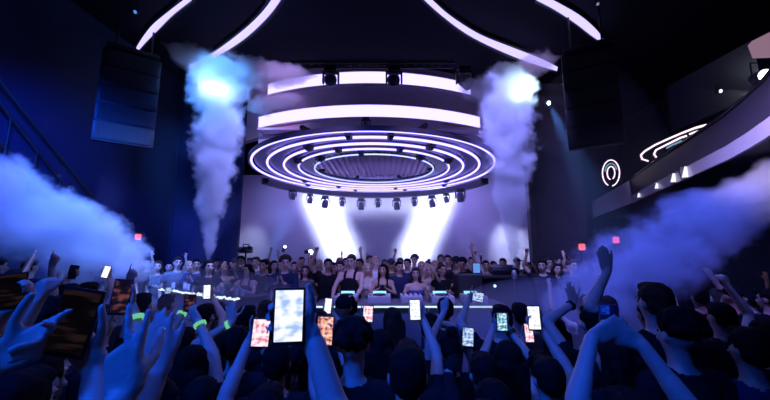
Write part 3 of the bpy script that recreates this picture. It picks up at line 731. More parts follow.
# nozzles of the two upright jets
for px, py, Y, lab in ((208, 266, 6.6, 'smoke nozzle at the foot of the left white jet'), (514, 270, 6.6, 'smoke nozzle at the foot of the right white jet')):
    p = P(px, py, Y); t = thing('smoke_nozzle', lab, 'smoke machine', (p.x, Y, STG), group='smoke nozzles')
    mb = MB(); mb.box((0, 0, .12), (.3, .3, .24), bev=.02); mb.tube([(0, 0, .2), (0, 0, p.z - STG - .12)], .03, 8); mb.build('stand', BLACK, t)
    mb = MB(); mb.lathe([(.05, 0), (.055, .1), (.035, .14), (.025, .16)], (0, 0, p.z - STG - .16), n=14); mb.build('nozzle', STEEL, t)


# ------------------------------------------------------------------ people on the stage
HT = {'short': 'short', 'long': 'long', 'curly': 'curly', 'bun': 'bunned', 'ponytail': 'ponytailed', 'cap': 'cap', 'wavy': 'long', 'bald': 'shaved'}
def stage_row(rows, where, group, z=STG, turn=180, seed=1):
    rr = random.Random(seed)
    for i, (px, Y, pose, top, hs, hc, H, sk) in enumerate(rows):
        hd = ('%s cap' % hc) if hs == 'cap' else ('%s %s hair' % (HT[hs], hc)) if hs != 'bald' else 'shaved head'
        fem = pose in FEM
        lab = 'person in %s top, %s, %s, %s %s' % (top, hd, POSE_TXT[pose], ORD[i], where)
        lab = ' '.join(lab.split()[:22])
        person(BASE[pose], (XatY(px, Y), Y, z), R(turn + rr.uniform(-22, 22) - (px - 385) * .04), H / 1.75, sk, top, rr.choice(['black', 'denim', 'charcoal']), hs, hc, lab, group)
front = [(250, 6.5, 'clap_f', 'navy', 'long', 'black', 1.66, 0), (266, 6.7, 'point', 'charcoal', 'short', 'black', 1.74, 1), (287, 6.5, 'clap', 'navy', 'curly', 'brown', 1.80, 0), (307, 6.9, 'long', 'grey', 'long', 'brown', 1.62, 0),
    (329, 6.6, 'fist', 'black', 'short', 'black', 1.76, 1), (341, 7.0, 'rest', 'charcoal', 'short', 'brown', 1.70, 0), (352, 6.45, 'tank', 'black', 'short', 'brown', 1.84, 0), (368, 6.9, 'rest_f', 'cream', 'wavy', 'blond', 1.66, 0),
    (383, 6.6, 'clap_f', 'black', 'long', 'black', 1.66, 1), (399, 6.9, 'rest', 'navy', 'short', 'black', 1.70, 1), (415, 6.4, 'strap', 'blue', 'long', 'brown', 1.60, 0), (428, 6.8, 'film_f', 'cream', 'long', 'blond', 1.64, 0),
    (441, 6.6, 'rest_f', 'black', 'bun', 'brown', 1.66, 1), (455, 6.8, 'wave_l', 'black', 'cap', 'black', 1.80, 1)]
BASE['tank'] = make_body({'r': DECK(1), 'l': DECK(-1)}, voxel=.012, tank=True, headpitch=-8, widen=1.06); POSE_TXT['tank'] = 'hands on decks'
stage_row(front, 'from left behind the booth', 'crowd on the stage, front row', seed=3)
mid = [(243, 7.7, 'rest', 'black', 'short', 'black', 1.80, 1), (258, 7.5, 'rest', 'grey', 'short', 'brown', 1.78, 0), (276, 7.6, 'rest_f', 'white', 'long', 'brown', 1.70, 0), (296, 7.5, 'both', 'black', 'ponytail', 'brown', 1.68, 0), (313, 7.7, 'film', 'black', 'short', 'black', 1.78, 1),
    (335, 7.6, 'long', 'burgundy', 'long', 'black', 1.66, 1), (347, 7.9, 'wave_l', 'navy', 'short', 'brown', 1.76, 0), (360, 7.6, 'rest', 'black', 'short', 'black', 1.74, 2), (376, 7.7, 'clap', 'white', 'short', 'blond', 1.78, 0), (391, 7.5, 'rest', 'olive', 'cap', 'navy', 1.74, 1),
    (407, 7.6, 'fist', 'navy', 'short', 'black', 1.74, 1), (421, 7.7, 'rest_f', 'cream', 'wavy', 'blond', 1.68, 0), (434, 7.6, 'long', 'black', 'long', 'blond', 1.70, 0), (447, 7.7, 'rest', 'charcoal', 'short', 'black', 1.82, 1), (461, 7.5, 'film', 'navy', 'curly', 'black', 1.74, 2), (484, 7.7, 'fist', 'black', 'short', 'black', 1.70, 1), (501, 7.9, 'rest', 'grey', 'short', 'brown', 1.74, 0), (526, 7.6, 'film_f', 'burgundy', 'long', 'black', 1.66, 1)]
stage_row(mid, 'from left, second stage row', 'crowd on the stage, second row', seed=5)
back = [(237, 8.4, 'clap', 'black', 'cap', 'charcoal', 1.74, 1), (252, 8.6, 'rest', 'charcoal', 'short', 'black', 1.74, 1), (268, 8.4, 'rest_f', 'white', 'long', 'black', 1.72, 0), (284, 8.7, 'fist', 'grey', 'short', 'brown', 1.78, 0), (303, 8.5, 'rest', 'navy', 'short', 'black', 1.76, 1), (320, 8.6, 'long', 'cream', 'wavy', 'blond', 1.70, 0),
    (340, 8.5, 'rest', 'black', 'bald', 'black', 1.78, 2), (356, 8.8, 'both', 'white', 'ponytail', 'brown', 1.66, 0), (370, 8.5, 'rest', 'denim', 'short', 'brown', 1.80, 0), (385, 8.7, 'rest_f', 'black', 'long', 'brown', 1.70, 1), (400, 8.5, 'film', 'charcoal', 'short', 'black', 1.74, 1), (414, 8.8, 'rest', 'white', 'curly', 'brown', 1.80, 0),
    (427, 8.5, 'clap_f', 'burgundy', 'bun', 'black', 1.68, 0), (440, 8.7, 'rest', 'navy', 'short', 'brown', 1.82, 1), (454, 8.5, 'film_f', 'grey', 'long', 'brown', 1.68, 0), (470, 8.7, 'rest', 'black', 'short', 'black', 1.76, 1), (492, 8.5, 'rest_f', 'black', 'long', 'black', 1.66, 1), (515, 8.6, 'rest', 'navy', 'cap', 'black', 1.74, 0)]
stage_row(back, 'from left, rear stage row', 'crowd on the stage, rear row', seed=9)
left = [(126, 6.6, 'rest', 'navy', 'short', 'black', 1.80, 1), (140, 7.0, 'fist', 'charcoal', 'short', 'brown', 1.74, 0), (152, 7.6, 'film', 'black', 'short', 'black', 1.76, 1), (162, 7.3, 'rest_f', 'grey', 'long', 'brown', 1.70, 0), (173, 7.8, 'both', 'navy', 'ponytail', 'black', 1.66, 0), (181, 7.2, 'rest', 'grey', 'short', 'brown', 1.78, 0), (192, 7.9, 'long', 'black', 'long', 'blond', 1.68, 0),
    (200, 7.3, 'clap', 'navy', 'short', 'black', 1.74, 1), (212, 6.3, 'rest_f', 'black', 'wavy', 'black', 1.74, 0), (219, 7.8, 'rest', 'charcoal', 'cap', 'black', 1.76, 1), (227, 6.8, 'film_f', 'grey', 'long', 'brown', 1.70, 1)]
stage_row(left, 'from left by left jet', 'dim crowd left of the stage', z=STG, turn=200, seed=11)
right = [(540, 6.6, 'fist', 'black', 'short', 'black', 1.74, 1), (546, 7.6, 'rest', 'black', 'short', 'brown', 1.76, 0), (554, 6.9, 'rest_f', 'navy', 'long', 'black', 1.66, 1), (563, 7.7, 'film', 'black', 'short', 'black', 1.78, 1), (570, 6.5, 'clap', 'charcoal', 'curly', 'brown', 1.74, 0), (580, 7.2, 'both', 'black', 'bun', 'black', 1.66, 0), (593, 6.6, 'rest', 'navy', 'cap', 'navy', 1.78, 1)]
stage_row(right, 'from left by right jet', 'dim crowd right of the stage', z=STG, turn=165, seed=13)
flankl = [(4, 4.9, 'rest', 'black', 'short', 'black', 1.80, 1), (14, 5.6, 'rest_f', 'navy', 'long', 'black', 1.70, 0), (24, 4.7, 'both', 'black', 'ponytail', 'black', 1.66, 1), (36, 5.3, 'film', 'navy', 'short', 'black', 1.78, 0), (-4, 4.0, 'clap', 'black', 'short', 'brown', 1.78, 1), (9, 3.7, 'long', 'black', 'long', 'black', 1.66, 1)]
flankl.sort()
stage_row(flankl, 'from left, left edge', 'dark crowd at the left edge', z=.3, turn=-40, seed=15)
flankr = [(655, 4.4, 'rest', 'black', 'short', 'black', 1.78, 1), (672, 5.0, 'film_f', 'navy', 'long', 'black', 1.66, 0), (690, 4.3, 'fist', 'black', 'short', 'black', 1.76, 1), (707, 4.9, 'rest_f', 'navy', 'wavy', 'brown', 1.68, 0), (722, 4.2, 'rest', 'black', 'cap', 'black', 1.78, 1), (740, 4.8, 'both', 'navy', 'bun', 'black', 1.66, 1), (757, 4.1, 'clap', 'black', 'short', 'black', 1.76, 0)]
stage_row(flankr, 'from left under balcony', 'dark crowd at the right edge', z=0, turn=20, seed=17)
for nm, xx in (('left', -4.55),):
    mb = MB(); mb.box((xx, 4.3, .15), (2.9, 2.2, .3), bev=.01); t = mb.build('riser', FLOORM, None, False); tag(t, 'dark raised platform under the crowd at the %s edge' % nm, 'platform')

# small things held up on the stage: phone lamps, microphone, camera
def phone(c, roll, yaw, pitch, w, h, scr, lab, group='phones held up by the crowd', back=False, case=BLACK, flash=None, notch=True):
    """phone facing the camera: body, screen, lens bump on the other side"""
    t = thing('phone', lab, 'phone', c, group=group)
    t.rotation_euler = (R(pitch), R(roll), R(yaw + (180 if back else 0))); th = .0085
    mb = MB(); mb.box((0, 0, 0), (w, th, h), bev=min(.004, th * .45))
    bm = bmesh.new(); bmesh.ops.create_grid(bm, x_segments=1, y_segments=1, size=.5)
    bm.free(); mb.build('case', case, t)
    if scr is not None:
        mb = MB(); mb.box((0, -th / 2 - .0004, h * .012), (w * .87, .001, h * .885), bev=0); mb.build('screen', scr, t)
    mb = MB(); mb.box((-w * .22 if not back else w * .22, th / 2 + .001, h * .5 - w * .3), (w * .48, .003, w * .48), bev=.001); bmp = mb.build('camera_bump', mat('bump_grey', (.3, .32, .4), .4) if back else case, t)
    for dx, dz in ((-.1, .1), (-.1, -.1), (.1, 0)):
        mb = MB(); mb.lathe([(w * .085, 0), (w * .085, .003), (w * .06, .003), (w * .05, .001)], ((-w * .22 if not back else w * .22) + dx * w, th / 2 + .0022, h * .5 - w * .3 + dz * w), Matrix.Rotation(R(-90), 3, 'X'), 14); mb.build('lens', mat('lens_ring', (.9, .9, .95), .3) if back else GLASSY, bmp)
    if flash:
        mb = MB(); mb.ell((w * .05, -th / 2 - .004, h * .38), (flash, .005, flash)); mb.build('flash', LAMPW, t)
    return t
S_WH = screen_mat('screen_stage_white', (.45, .55, .85), (.95, .95, 1), (1, 1, 1), 1.25)
S_BIG = screen_mat('screen_pale_blue', (.35, .5, .85), (.8, .88, 1), (1, 1, 1), 1.1, (2, 6))
S_OR = screen_mat('screen_orange_pink', (.25, .06, .1), (.95, .42, .32), (1, .7, .55), 1.0, (3, 8))
S_PK = screen_mat('screen_pink', (.7, .2, .3), (1, .7, .8), (1, .9, .95), 1.1, (3, 6))
S_BL = screen_mat('screen_blue', (.08, .15, .4), (.35, .55, .9), (.8, .85, 1), 1.0, (3, 7))
S_TE = screen_mat('screen_teal', (.03, .15, .3), (.2, .55, .7), (.9, .95, 1), 1.0, (3, 7))
S_RD = screen_mat('screen_red_dim', (.008, .008, .03), (.02, .012, .04), (.3, .09, .11), .45, (1.2, 5))
S_DK = screen_mat('screen_dark', (.003, .002, .006), (.005, .004, .007), (.035, .018, .02), .4, (.8, 9))
# ------------------------------------------------------------------ near people with raised arms and phones
def fan(px, Y, H, label, r=None, l=None, top='black', bottom='black', hs='short', hc='black', yaw=0, fem=False, vox=.011, sleeve=.5, tank=False, sk=0, band=None, pitch=0, group=None, widen=1.0):
    x = XatY(px, Y); s = H / 1.75; M = Matrix.Rotation(-R(yaw), 3, 'Z')
    for it in range(90):
        worst = None
        for a, k in ((r, 1), (l, -1)):
            if a is None: continue
            q = M @ (V(a[0]) - V((x, Y, 0))) / s; d = q - V((k * (.178 if not fem else .16), -.005, 1.405))
            if d.length > .545 and (worst is None or d.length > worst[0]): worst = (d.length, M.transposed() @ d)
        if worst is None: break
        d = worst[1]; h = math.hypot(d.x, d.y)
        if h > .12: x += d.x / h * .015; Y += d.y / h * .015 if d.y > .1 or d.y < -.1 else 0
        if (h <= .12 or it > 12) and H < 2.0: H += .006; s = H / 1.75
    if it > 2: print('FAN', label[:50], it, round(x, 2), round(Y, 2), round(H, 2))
    arms = {}
    for side, a, k in (('r', r, 1), ('l', l, -1)):
        if a is None: arms[side] = DOWN(k); continue
        w, f, n, pose, hint = a
        arms[side] = (M @ (V(w) - V((x, Y, 0))) / s, M @ V(f), M @ V(n), pose, hint)
    B = make_body(arms, fem, vox, sleeve=sleeve, tank=tank, headpitch=pitch, widen=widen, tag_=label)
    t = person(B, (x, Y, 0), R(yaw), s, sk, top, bottom, hs, hc, label, group, near=True, face=True)
    if band:
        side, col = band; a = r if side == 'r' else l; S = V(((.178 if side == 'r' else -.178) * (1 if not fem else .9), -.005, 1.405)); w = arms[side][0]
        E, W = ik(S, V(w), arms[side][4], .29, .26); d = (W - E).normalized(); q = d.to_track_quat('Z', 'Y').to_matrix()
        mb = MB(); mb.lathe([(.032, -.009), (.038, -.011), (.038, .011), (.032, .009)], E.lerp(W, .93), q, 20); o = mb.build('wristband', col, t); o['label'] = 'wristband'
    return t
def grip(c, right, w=.074, h=.152, roll=0, drop=.5):
    """wrist, finger direction and palm normal for a hand closed round the lower part of a phone seen from the screen side"""
    k = 1 if right else -1; Q = Matrix.Rotation(R(roll), 3, 'Y')
    return (V(c) + Q @ V((k * (w * .5 + .022), .030, -h * drop - .03)), Q @ V((-k * .80, .02, .60)), V((0, -1, 0)), 'phone', (k * 1.0, -.25, -.6))
def phone_fan(pxp, pyp, Yp, pw, ph, roll, scr, plabel, side, px, Y, H, label, drop=.32, case=BLACK, **kw):
    c = P(pxp, pyp, Yp); sc_ = Yp * 1.03 / FPX; w, h = pw * sc_, ph * sc_
    phone(c, roll, (385 - pxp) * .1, 0, w, h, scr, plabel, case=case)
    g = grip(c, side == 'r', w, h, roll, drop)
    kw[side] = g
    return fan(px, Y, H, label, **kw)
BAND_G = emat('green_wristband', (.25, 1, .6), .55); BAND_K = mat('black_band', (.01, .01, .01), .6)
UPV = (0, .1, 1)
# far left: filming with a dark phone, other hand pointing
c = P(74, 322, .80); phone(c, 12, 12, 0, .086, .150, S_DK, 'large dark phone tilted close to the camera at lower left', case=GLOSS)
g = grip(c, True, .086, .15, 12, .5)
fan(-140, .54, 1.84, 'person closest at lower left, pointing hand beside a large dark phone', r=g, l=(P(-8, 364, .76), (.84, .10, .42), (-.1, -1, .1), 'gun', (-1, -.2, -1)), vox=.007, sleeve=.5)
fan(118, .42, 1.78, 'person at lower left making a two finger sign close to the camera', l=(P(120, 402, .70), (-.12, .1, 1), (0, 1, 0), 'peace', (-1, -.3, -.6)), vox=.0065)
fan(190, .68, 1.72, 'person at lower left holding up an open four finger hand', l=(P(156, 378, .95), (-.10, .05, 1), (.1, 1, 0), 'flat', (-.6, -.3, -1)), vox=.0075, hc='brown')
phone_fan(261, 333, 1.72, 17, 27, 4, S_PK, 'small phone with a bright pink screen left of the big phone', 'l', 254, 1.30, 1.60, 'person with thick bare forearm holding the pink screen phone', drop=.2, sleeve=.9, vox=.009)
phone_fan(289, 316, .86, 29, 52, 0, S_BIG, 'largest phone with bright pale blue screen near the middle', 'r', 296, .52, 1.78, 'person whose right arm holds the largest bright phone', drop=.33, vox=.0065)
phone_fan(325, 331, 1.86, 16, 28, 3, S_OR, 'phone with an orange pink screen right of the largest phone', 'l', 406, 1.60, 1.77, 'person with cropped dark hair seen from behind at bottom middle', drop=.2, vox=.009, top='navy', hc='black')
fan(355, 1.98, 1.80, 'person with big round dark hair behind the orange pink phone', r=None, l=None, hs='curly', band=None)
phone_fan(415, 310, 2.45, 10.5, 20, -2, S_WH, 'upright white phone screen in front of the booth right of centre', 'r', 408, 2.10, 1.66, 'person filming with the white phone in front of the booth', vox=.011)
phone_fan(368, 314, 2.75, 10, 16, 3, S_PK, 'small pinkish phone screen in front of the booth centre', 'l', 380, 2.45, 1.66, 'person filming with the small pinkish phone at the booth', vox=.011, hs='long')
phone_fan(328, 306, 3.40, 7, 15, 5, S_WH, 'thin white phone screen above the orange pink phone', 'r', 322, 3.05, 1.68, 'person filming with the thin white phone beyond the orange one', vox=.012)
phone_fan(468, 337, 2.40, 11, 18, 4, S_BL, 'phone with a dim blue white screen low right of centre', 'l', 478, 2.02, 1.62, 'person in black holding the dim blue white phone', vox=.011, sleeve=1.8)
c = P(502, 322, 2.55); phone(c, 0, -8, 0, .076, .135, S_TE, 'phone with a teal screen held in both hands right of centre')
fan(500, 2.18, 1.64, 'person in white top holding the teal phone with both hands', r=grip(c, True, .076, .135, 0, .25), l=grip(c, False, .076, .135, 0, .25), top='white', sleeve=.6, hs='long', fem=True, band=('r', BAND_K))
phone_fan(534, 318, 2.20, 11.5, 23, -2, S_WH, 'brightest narrow white phone screen right of centre', 'r', 552, 1.85, 1.62, 'person holding the brightest narrow phone right of centre', vox=.010)
phone_fan(529, 333, 2.55, 8, 18, -3, S_PK, 'reddish phone screen half hidden behind the bright narrow one', 'l', 531, 2.30, 1.56, 'short person holding the reddish phone behind the bright one', vox=.011)
fan(585, 2.55, 1.80, 'person raising an open hand with black wristband into the right smoke', l=(P(573, 304, 2.75), (-.08, .1, 1), (0, 1, 0), 'open', (-1, -.2, -.6)), band=('l', BAND_K), sleeve=.4)
fan(646, 2.45, 1.97, 'person stretching a long bare arm up beside the red lamps', l=(P(607, 272, 2.55), (-.1, .1, 1), (.3, .95, 0), 'flat', (-1, -.1, -.8)), vox=.010, hs='short', hc='brown', top='black')
fan(664, 2.05, 1.84, 'tall broad dark silhouette of a person behind the raised arms at right', hs='curly', vox=.012, top='black')
c = P(609, 319, 1.42); phone(c, -3, 0, 0, .078, .115, None, 'dark phone turned away showing its lenses, held in both hands at right', back=True, case=mat('blue_black_case', (.03, .04, .08), .3))
fan(612, 1.16, 1.73, 'person at lower right framing a turned phone with both hands', r=(c + V((.098, -.030, -.088)), (-.88, .02, .45), (0, 1, 0), 'flat', (1.2, -.1, -.7)), l=(c + V((-.098, -.034, -.070)), (.88, .02, .40), (0, 1, 0), 'flat', (-1.2, -.1, -.7)), vox=.0085, hs='short', hc='black', top='charcoal', sleeve=.35)
phone_fan(13, 291, 1.30, 20, 34, -4, S_DK, 'dark phone at the left edge with a thin pinkish line', 'l', -10, 1.00, 1.74, 'person at the left edge holding up a dark phone', vox=.009)
fan(50, 1.42, 1.68, 'person at left raising a closed hand beside the dark phone', l=(P(36, 303, 1.55), (.05, .1, 1), (.3, 1, 0), 'fist', (-1, -.2, -.6)), vox=.010)
phone_fan(121, 297, 1.66, 15, 33, 5, S_RD, 'tall phone with a dark reddish screen in front of the left smoke', 'r', 136, 1.28, 1.66, 'person holding up the tall dark reddish phone at left', vox=.009, band=('r', BAND_G))
phone_fan(106, 272, 4.1, 5.5, 12, 12, S_WH, 'tiny tilted white phone screen against the left smoke', 'r', 96, 3.75, 1.86, 'person reaching up with a tiny white phone into the left smoke', vox=.012)
phone_fan(73, 272, 3.9, 7, 13, 10, None, 'small dark phone held against the left smoke', 'l', 76, 3.55, 1.86, 'person holding a small dark phone against the left smoke', vox=.012)
fan(50, 3.1, 1.84, 'person at left stretching a pointing finger up into smoke', r=(P(52, 268, 3.2), (0, .1, 1), (0, 1, 0), 'point', (1, -.2, -.6)), vox=.012)
fan(128, 2.7, 1.75, 'person pointing one finger up beside the tall reddish phone', r=(P(129, 284, 2.8), (.1, .1, 1), (0, 1, 0), 'point', (1, -.2, -.6)), vox=.012)
phone_fan(190, 303, 2.85, 10, 16, 2, S_RD, 'small phone with dark screen and orange glow left of centre', 'l', 188, 2.50, 1.64, 'person with green wristband holding the orange glow phone', vox=.011, band=('l', BAND_G))
phone_fan(207, 292, 3.6, 6.5, 14, -2, S_WH, 'narrow white phone before the sparkling left counter', 'r', 214, 3.25, 1.70, 'person filming with the narrow white phone at the left counter', vox=.012)
phone_fan(168, 293, 4.4, 5, 11, 0, S_BL, 'tiny pale phone at the far end of the left counter', 'l', 174, 4.1, 1.70, 'person filming with the tiny pale phone by the left counter', vox=.012)
fan(243, 2.35, 1.70, 'person with open hand and green wristband left of centre', l=(P(231, 324, 2.5), (-.15, .1, 1), (0, 1, 0), 'open', (-1, -.2, -.7)), band=('l', BAND_G), vox=.011)
fan(203, 2.05, 1.66, 'person with a bent wrist and green wristband above dark hair', r=(P(199, 322, 2.2), (-.6, .2, .6), (0, 1, .3), 'relax', (1, -.2, -.7)), band=('r', BAND_G), vox=.011, hs='long')
fan(447, 2.45, 1.66, 'person in front of the booth raising a two finger sign', l=(P(444, 312, 2.7), (.05, .1, 1), (.2, 1, 0), 'peace', (-1, -.2, -.6)), vox=.010, hs='bun', fem=True)
phone_fan(478, 297, 3.3, 11, 9, 10, S_BL, 'small tilted blue phone beside the two finger sign', 'l', 497, 3.0, 1.74, 'person with bent bare arm holding the small tilted blue phone', vox=.011, drop=.2)
fan(428, 2.85, 1.70, 'person raising a slim bare arm left of the two finger sign', r=(P(424, 320, 3.0), (0, .1, 1), (0, 1, 0), 'relax', (1, -.2, -.6)), vox=.011, fem=True, hs='ponytail')

# pit crowd seen from behind
pit = [(30, 2.7, 'rest', 'black', 'short', 'black', 1.74, 1), (72, 1.85, 'rest', 'black', 'curly', 'black', 1.92, 1), (100, 2.3, 'rest_f', 'navy', 'long', 'black', 1.64, 0), (150, 3.5, 'rest', 'black', 'short', 'black', 1.78, 1), (163, 2.4, 'wave_l', 'black', 'short', 'black', 1.66, 1), (150, 1.65, 'rest_f', 'black', 'long', 'black', 1.60, 0), (206, 1.50, 'rest', 'black', 'curly', 'black', 1.70, 1), (225, 3.8, 'rest_f', 'charcoal', 'ponytail', 'brown', 1.66, 0),
    (252, 3.1, 'rest', 'black', 'short', 'black', 1.72, 1), (270, 3.9, 'long', 'navy', 'long', 'brown', 1.66, 0), (283, 2.1, 'rest', 'black', 'short', 'black', 1.66, 1), (300, 3.0, 'fist', 'black', 'short', 'brown', 1.70, 0), (345, 3.5, 'rest', 'charcoal', 'cap', 'black', 1.76, 1), (352, 4.2, 'rest_f', 'black', 'bun', 'black', 1.64, 0), (392, 3.4, 'rest_f', 'black', 'long', 'brown', 1.66, 0), (436, 1.75, 'rest_f', 'black', 'long', 'black', 1.62, 1),
    (443, 3.6, 'rest', 'navy', 'short', 'black', 1.72, 1), (468, 1.45, 'rest', 'black', 'short', 'black', 1.66, 1), (500, 1.45, 'rest_f', 'black', 'wavy', 'black', 1.56, 0), (515, 3.4, 'rest', 'black', 'short', 'black', 1.70, 1), (545, 2.9, 'rest_f', 'navy', 'long', 'black', 1.66, 0), (560, 1.35, 'rest', 'charcoal', 'short', 'brown', 1.62, 0), (612, 2.2, 'rest_f', 'black', 'long', 'black', 1.66, 0), (640, 2.9, 'rest', 'black', 'short', 'black', 1.80, 1),
    (690, 2.1, 'rest', 'navy', 'short', 'black', 1.76, 1), (708, 3.0, 'fist', 'black', 'short', 'black', 1.76, 1), (752, 2.3, 'rest', 'black', 'short', 'black', 1.74, 1), (575, 4.2, 'both', 'black', 'bun', 'brown', 1.66, 0), (600, 3.6, 'film', 'charcoal', 'short', 'black', 1.74, 0)]
pit.sort()
rr = random.Random(21)
near_t = [(o.location.x, o.location.y) for o in PEOPLE if o.location.y < 5.2]
for i, (px, Y, pose, top, hs, hc, H, sk) in enumerate(pit):
    x = XatY(px, Y)
    for k in range(60):
        bad = [(a, b) for a, b in near_t if (a - x) ** 2 + (b - Y) ** 2 < .145]
        if not bad: break
        a, b = bad[0]; dx, dy = x - a, Y - b; L = math.hypot(dx, dy) + 1e-6; x += dx / L * .03; Y += (dy / L * .03 if Y > 1.3 else .03)
    near_t.append((x, Y))
    hd = ('in %s cap' % hc) if hs == 'cap' else ('with %s %s hair' % (HT[hs], hc))
    where = 'left edge' if i < 6 else 'left middle' if i < 13 else 'right middle' if i < 21 else 'right edge'
    k = i - (0 if i < 6 else 6 if i < 13 else 13 if i < 21 else 21)
    person(BASE[pose], (x, Y, 0), R(rr.uniform(-12, 12)), H / 1.75, sk, top, rr.choice(['black', 'denim', 'charcoal']), hs, hc,
           'person seen from behind %s, %s from left in floor crowd, %s' % (hd, ORD[k], where), 'crowd on the floor seen from behind', near=Y < 2.3, face=False)

# phone lamps and a video camera above the stage crowd
for px, py, Y, fl, lab in ((308, 252, 7.6, .05, 'phone with a bright white lamp held above the stage crowd at left'), (351, 260, 7.75, .04, 'phone with a small bright lamp above the tank top'), (284, 249, 8.6, .03, 'phone with a small pinkish lamp above the stage crowd')):
    phone(P(px, py, Y), 90 if px == 308 else 20, 0, 0, .08, .16, None, lab, 'phones with lamps on the stage', flash=fl)
p = P(246, 250, 7.5); t = thing('video_camera', 'black video camera held above heads at the left of the backdrop', 'camera', p, R(-15))
t.scale = (.8, .8, .8); mb = MB(); mb.box((0, 0, 0), (.2, .34, .17), bev=.02); mb.build('body', BLACK, t)
mb = MB(); mb.lathe([(.055, 0), (.06, .10), (.07, .16), (.05, .16)], (0, -.17, .01), Matrix.Rotation(R(90), 3, 'X')); mb.build('lens', GLOSS, t)
mb = MB(); mb.tube([(0, -.12, .08), (0, -.12, .15), (0, .12, .15), (0, .12, .08)], .015, 8); mb.build('handle', BLACK, t)
mb = MB(); mb.box((.14, -.05, .06), (.12, .02, .09), bev=.008); mb.build('monitor', GLOSS, t)
mb = MB(); mb.tube([(0, 0, -.08), (0, 0, -.42)], .022, 8); mb.build('grip_pole', BLACK, t)
p = P(481, 258, 7.45); t = thing('microphone', 'black microphone held up right of the stage crowd', 'microphone', p)
mb = MB(); mb.ell((0, 0, .06), (.03, .03, .038)); mb.build('grille', STEEL, t); mb = MB(); mb.tube([(0, 0, .03), (0, 0, -.14)], [.022, .014], 10); mb.build('handle', BLACK, t)


# ------------------------------------------------------------------ smoke

def cone_mat(name, L, knots, rmax, dens, nscale, namp, sharp, col, aniso, seed):
    """smoke that thins out away from the axis (local z) of a widening jet, torn by fractal noise"""
    m = bpy.data.materials.new(name); m.use_nodes = True; nt = m.node_tree; nt.nodes.clear(); N = nt.nodes.new; K = nt.links.new
    out = N('ShaderNodeOutputMaterial'); v = N('ShaderNodeVolumePrincipled'); K(v.outputs[0], out.inputs['Volume'])
    v.inputs['Color'].default_value = (*col, 1); v.inputs['Anisotropy'].default_value = aniso
    tc = N('ShaderNodeTexCoord'); sp = N('ShaderNodeSeparateXYZ'); K(tc.outputs['Object'], sp.inputs[0])
    def mth(op, a, b=None, clamp=False):
        n = N('ShaderNodeMath'); n.operation = op; n.use_clamp = clamp
        for i, x in enumerate((a, b)):
            if x is None: continue
            if isinstance(x, (int, float)): n.inputs[i].default_value = x
            else: K(x, n.inputs[i])
        return n.outputs[0]
    x2 = mth('MULTIPLY', sp.outputs[0], sp.outputs[0]); y2 = mth('MULTIPLY', sp.outputs[1], sp.outputs[1])
    rho = mth('SQRT', mth('ADD', x2, y2)); t = mth('DIVIDE', sp.outputs[2], L)
    cr = N('ShaderNodeValToRGB'); cr.color_ramp.interpolation = 'B_SPLINE' if 0 else 'EASE'; el = cr.color_ramp.elements
    el[0].position = knots[0][0]; el[1].position = knots[-1][0]
    el[0].color = (knots[0][1] / rmax,) * 3 + (1,); el[1].color = (knots[-1][1] / rmax,) * 3 + (1,)
    for tt, r in knots[1:-1]:
        e = el.new(tt); e.color = (r / rmax,) * 3 + (1,)
    K(t, cr.inputs[0]); rad = mth('MULTIPLY', cr.outputs[0], rmax)
    nz = N('ShaderNodeTexNoise'); nz.inputs['Scale'].default_value = nscale; nz.inputs['Detail'].default_value = 5; nz.inputs['Roughness'].default_value = .62
    mp = N('ShaderNodeMapping'); mp.inputs['Location'].default_value = (seed, seed * 1.7, seed * .3); K(tc.outputs['Object'], mp.inputs[0]); K(mp.outputs[0], nz.inputs['Vector'])
    d = mth('SUBTRACT', 1, mth('DIVIDE', rho, mth('MAXIMUM', rad, .01)))
    d = mth('ADD', d, mth('MULTIPLY', mth('SUBTRACT', nz.outputs['Fac'], .5), namp))
    K(mth('MULTIPLY', mth('MULTIPLY', d, sharp, True), dens), v.inputs['Density'])
    m.cycles.volume_step_rate = .12
    return m
def smoke(name, p0, p1, knots, dens, lab=None, parent=None, nscale=3.2, namp=2.0, sharp=3.0, col=(.93, .94, 1), aniso=.15, seed=1.0):
    """a jet from p0 to p1; knots are (fraction along it, radius)"""
    p0, p1 = V(p0), V(p1); d = p1 - p0; L = d.length; rmax = max(r for t, r in knots)
    q = d.to_track_quat('Z', 'Y'); mb = MB()
    mb.lathe([(max(.03, r * 1.75), t * L) for t, r in knots], (0, 0, 0), None, 20)
    o = mb.build(name, cone_mat(name + '_volume', L, knots, rmax, dens, nscale, namp, sharp, col, aniso, seed))
    M = q.to_matrix().to_4x4(); M.translation = p0
    if parent is None:
        o.matrix_world = M; tag(o, lab, 'smoke', 'jets of stage smoke', 'stuff')
    else:
        o.parent = parent; o.matrix_local = parent.matrix_basis.inverted() @ M
    return o
Y = 6.6
j = smoke('smoke_jet', P(208, 264, Y), P(223, 56, Y), [(0, .04), (.12, .15), (.3, .30), (.5, .42), (.7, .46), (.85, .58), (.94, .46), (1, .03)], 4.2, 'tall white smoke jet rising left of the stage', seed=1.3)
smoke('wisp', P(205, 72, Y + .2), P(318, 76, Y + .4), [(0, .03), (.2, .40), (.5, .32), (.8, .24), (1, .03)], 5.5, parent=j, seed=2.2)
smoke('wisp', P(236, 82, Y + .2), P(160, 42, Y), [(0, .03), (.3, .42), (.6, .32), (1, .03)], 2.2, parent=j, seed=3.1)
smoke('wisp', P(240, 110, Y + .3), P(308, 96, Y + .5), [(0, .03), (.35, .24), (.7, .2), (1, .03)], 3.0, parent=j, seed=3.7)
j = smoke('smoke_jet', P(514, 268, Y), P(505, 62, Y), [(0, .04), (.12, .15), (.3, .30), (.5, .44), (.7, .50), (.85, .58), (.94, .44), (1, .03)], 4.2, 'tall white smoke jet rising right of the stage', seed=5.3)
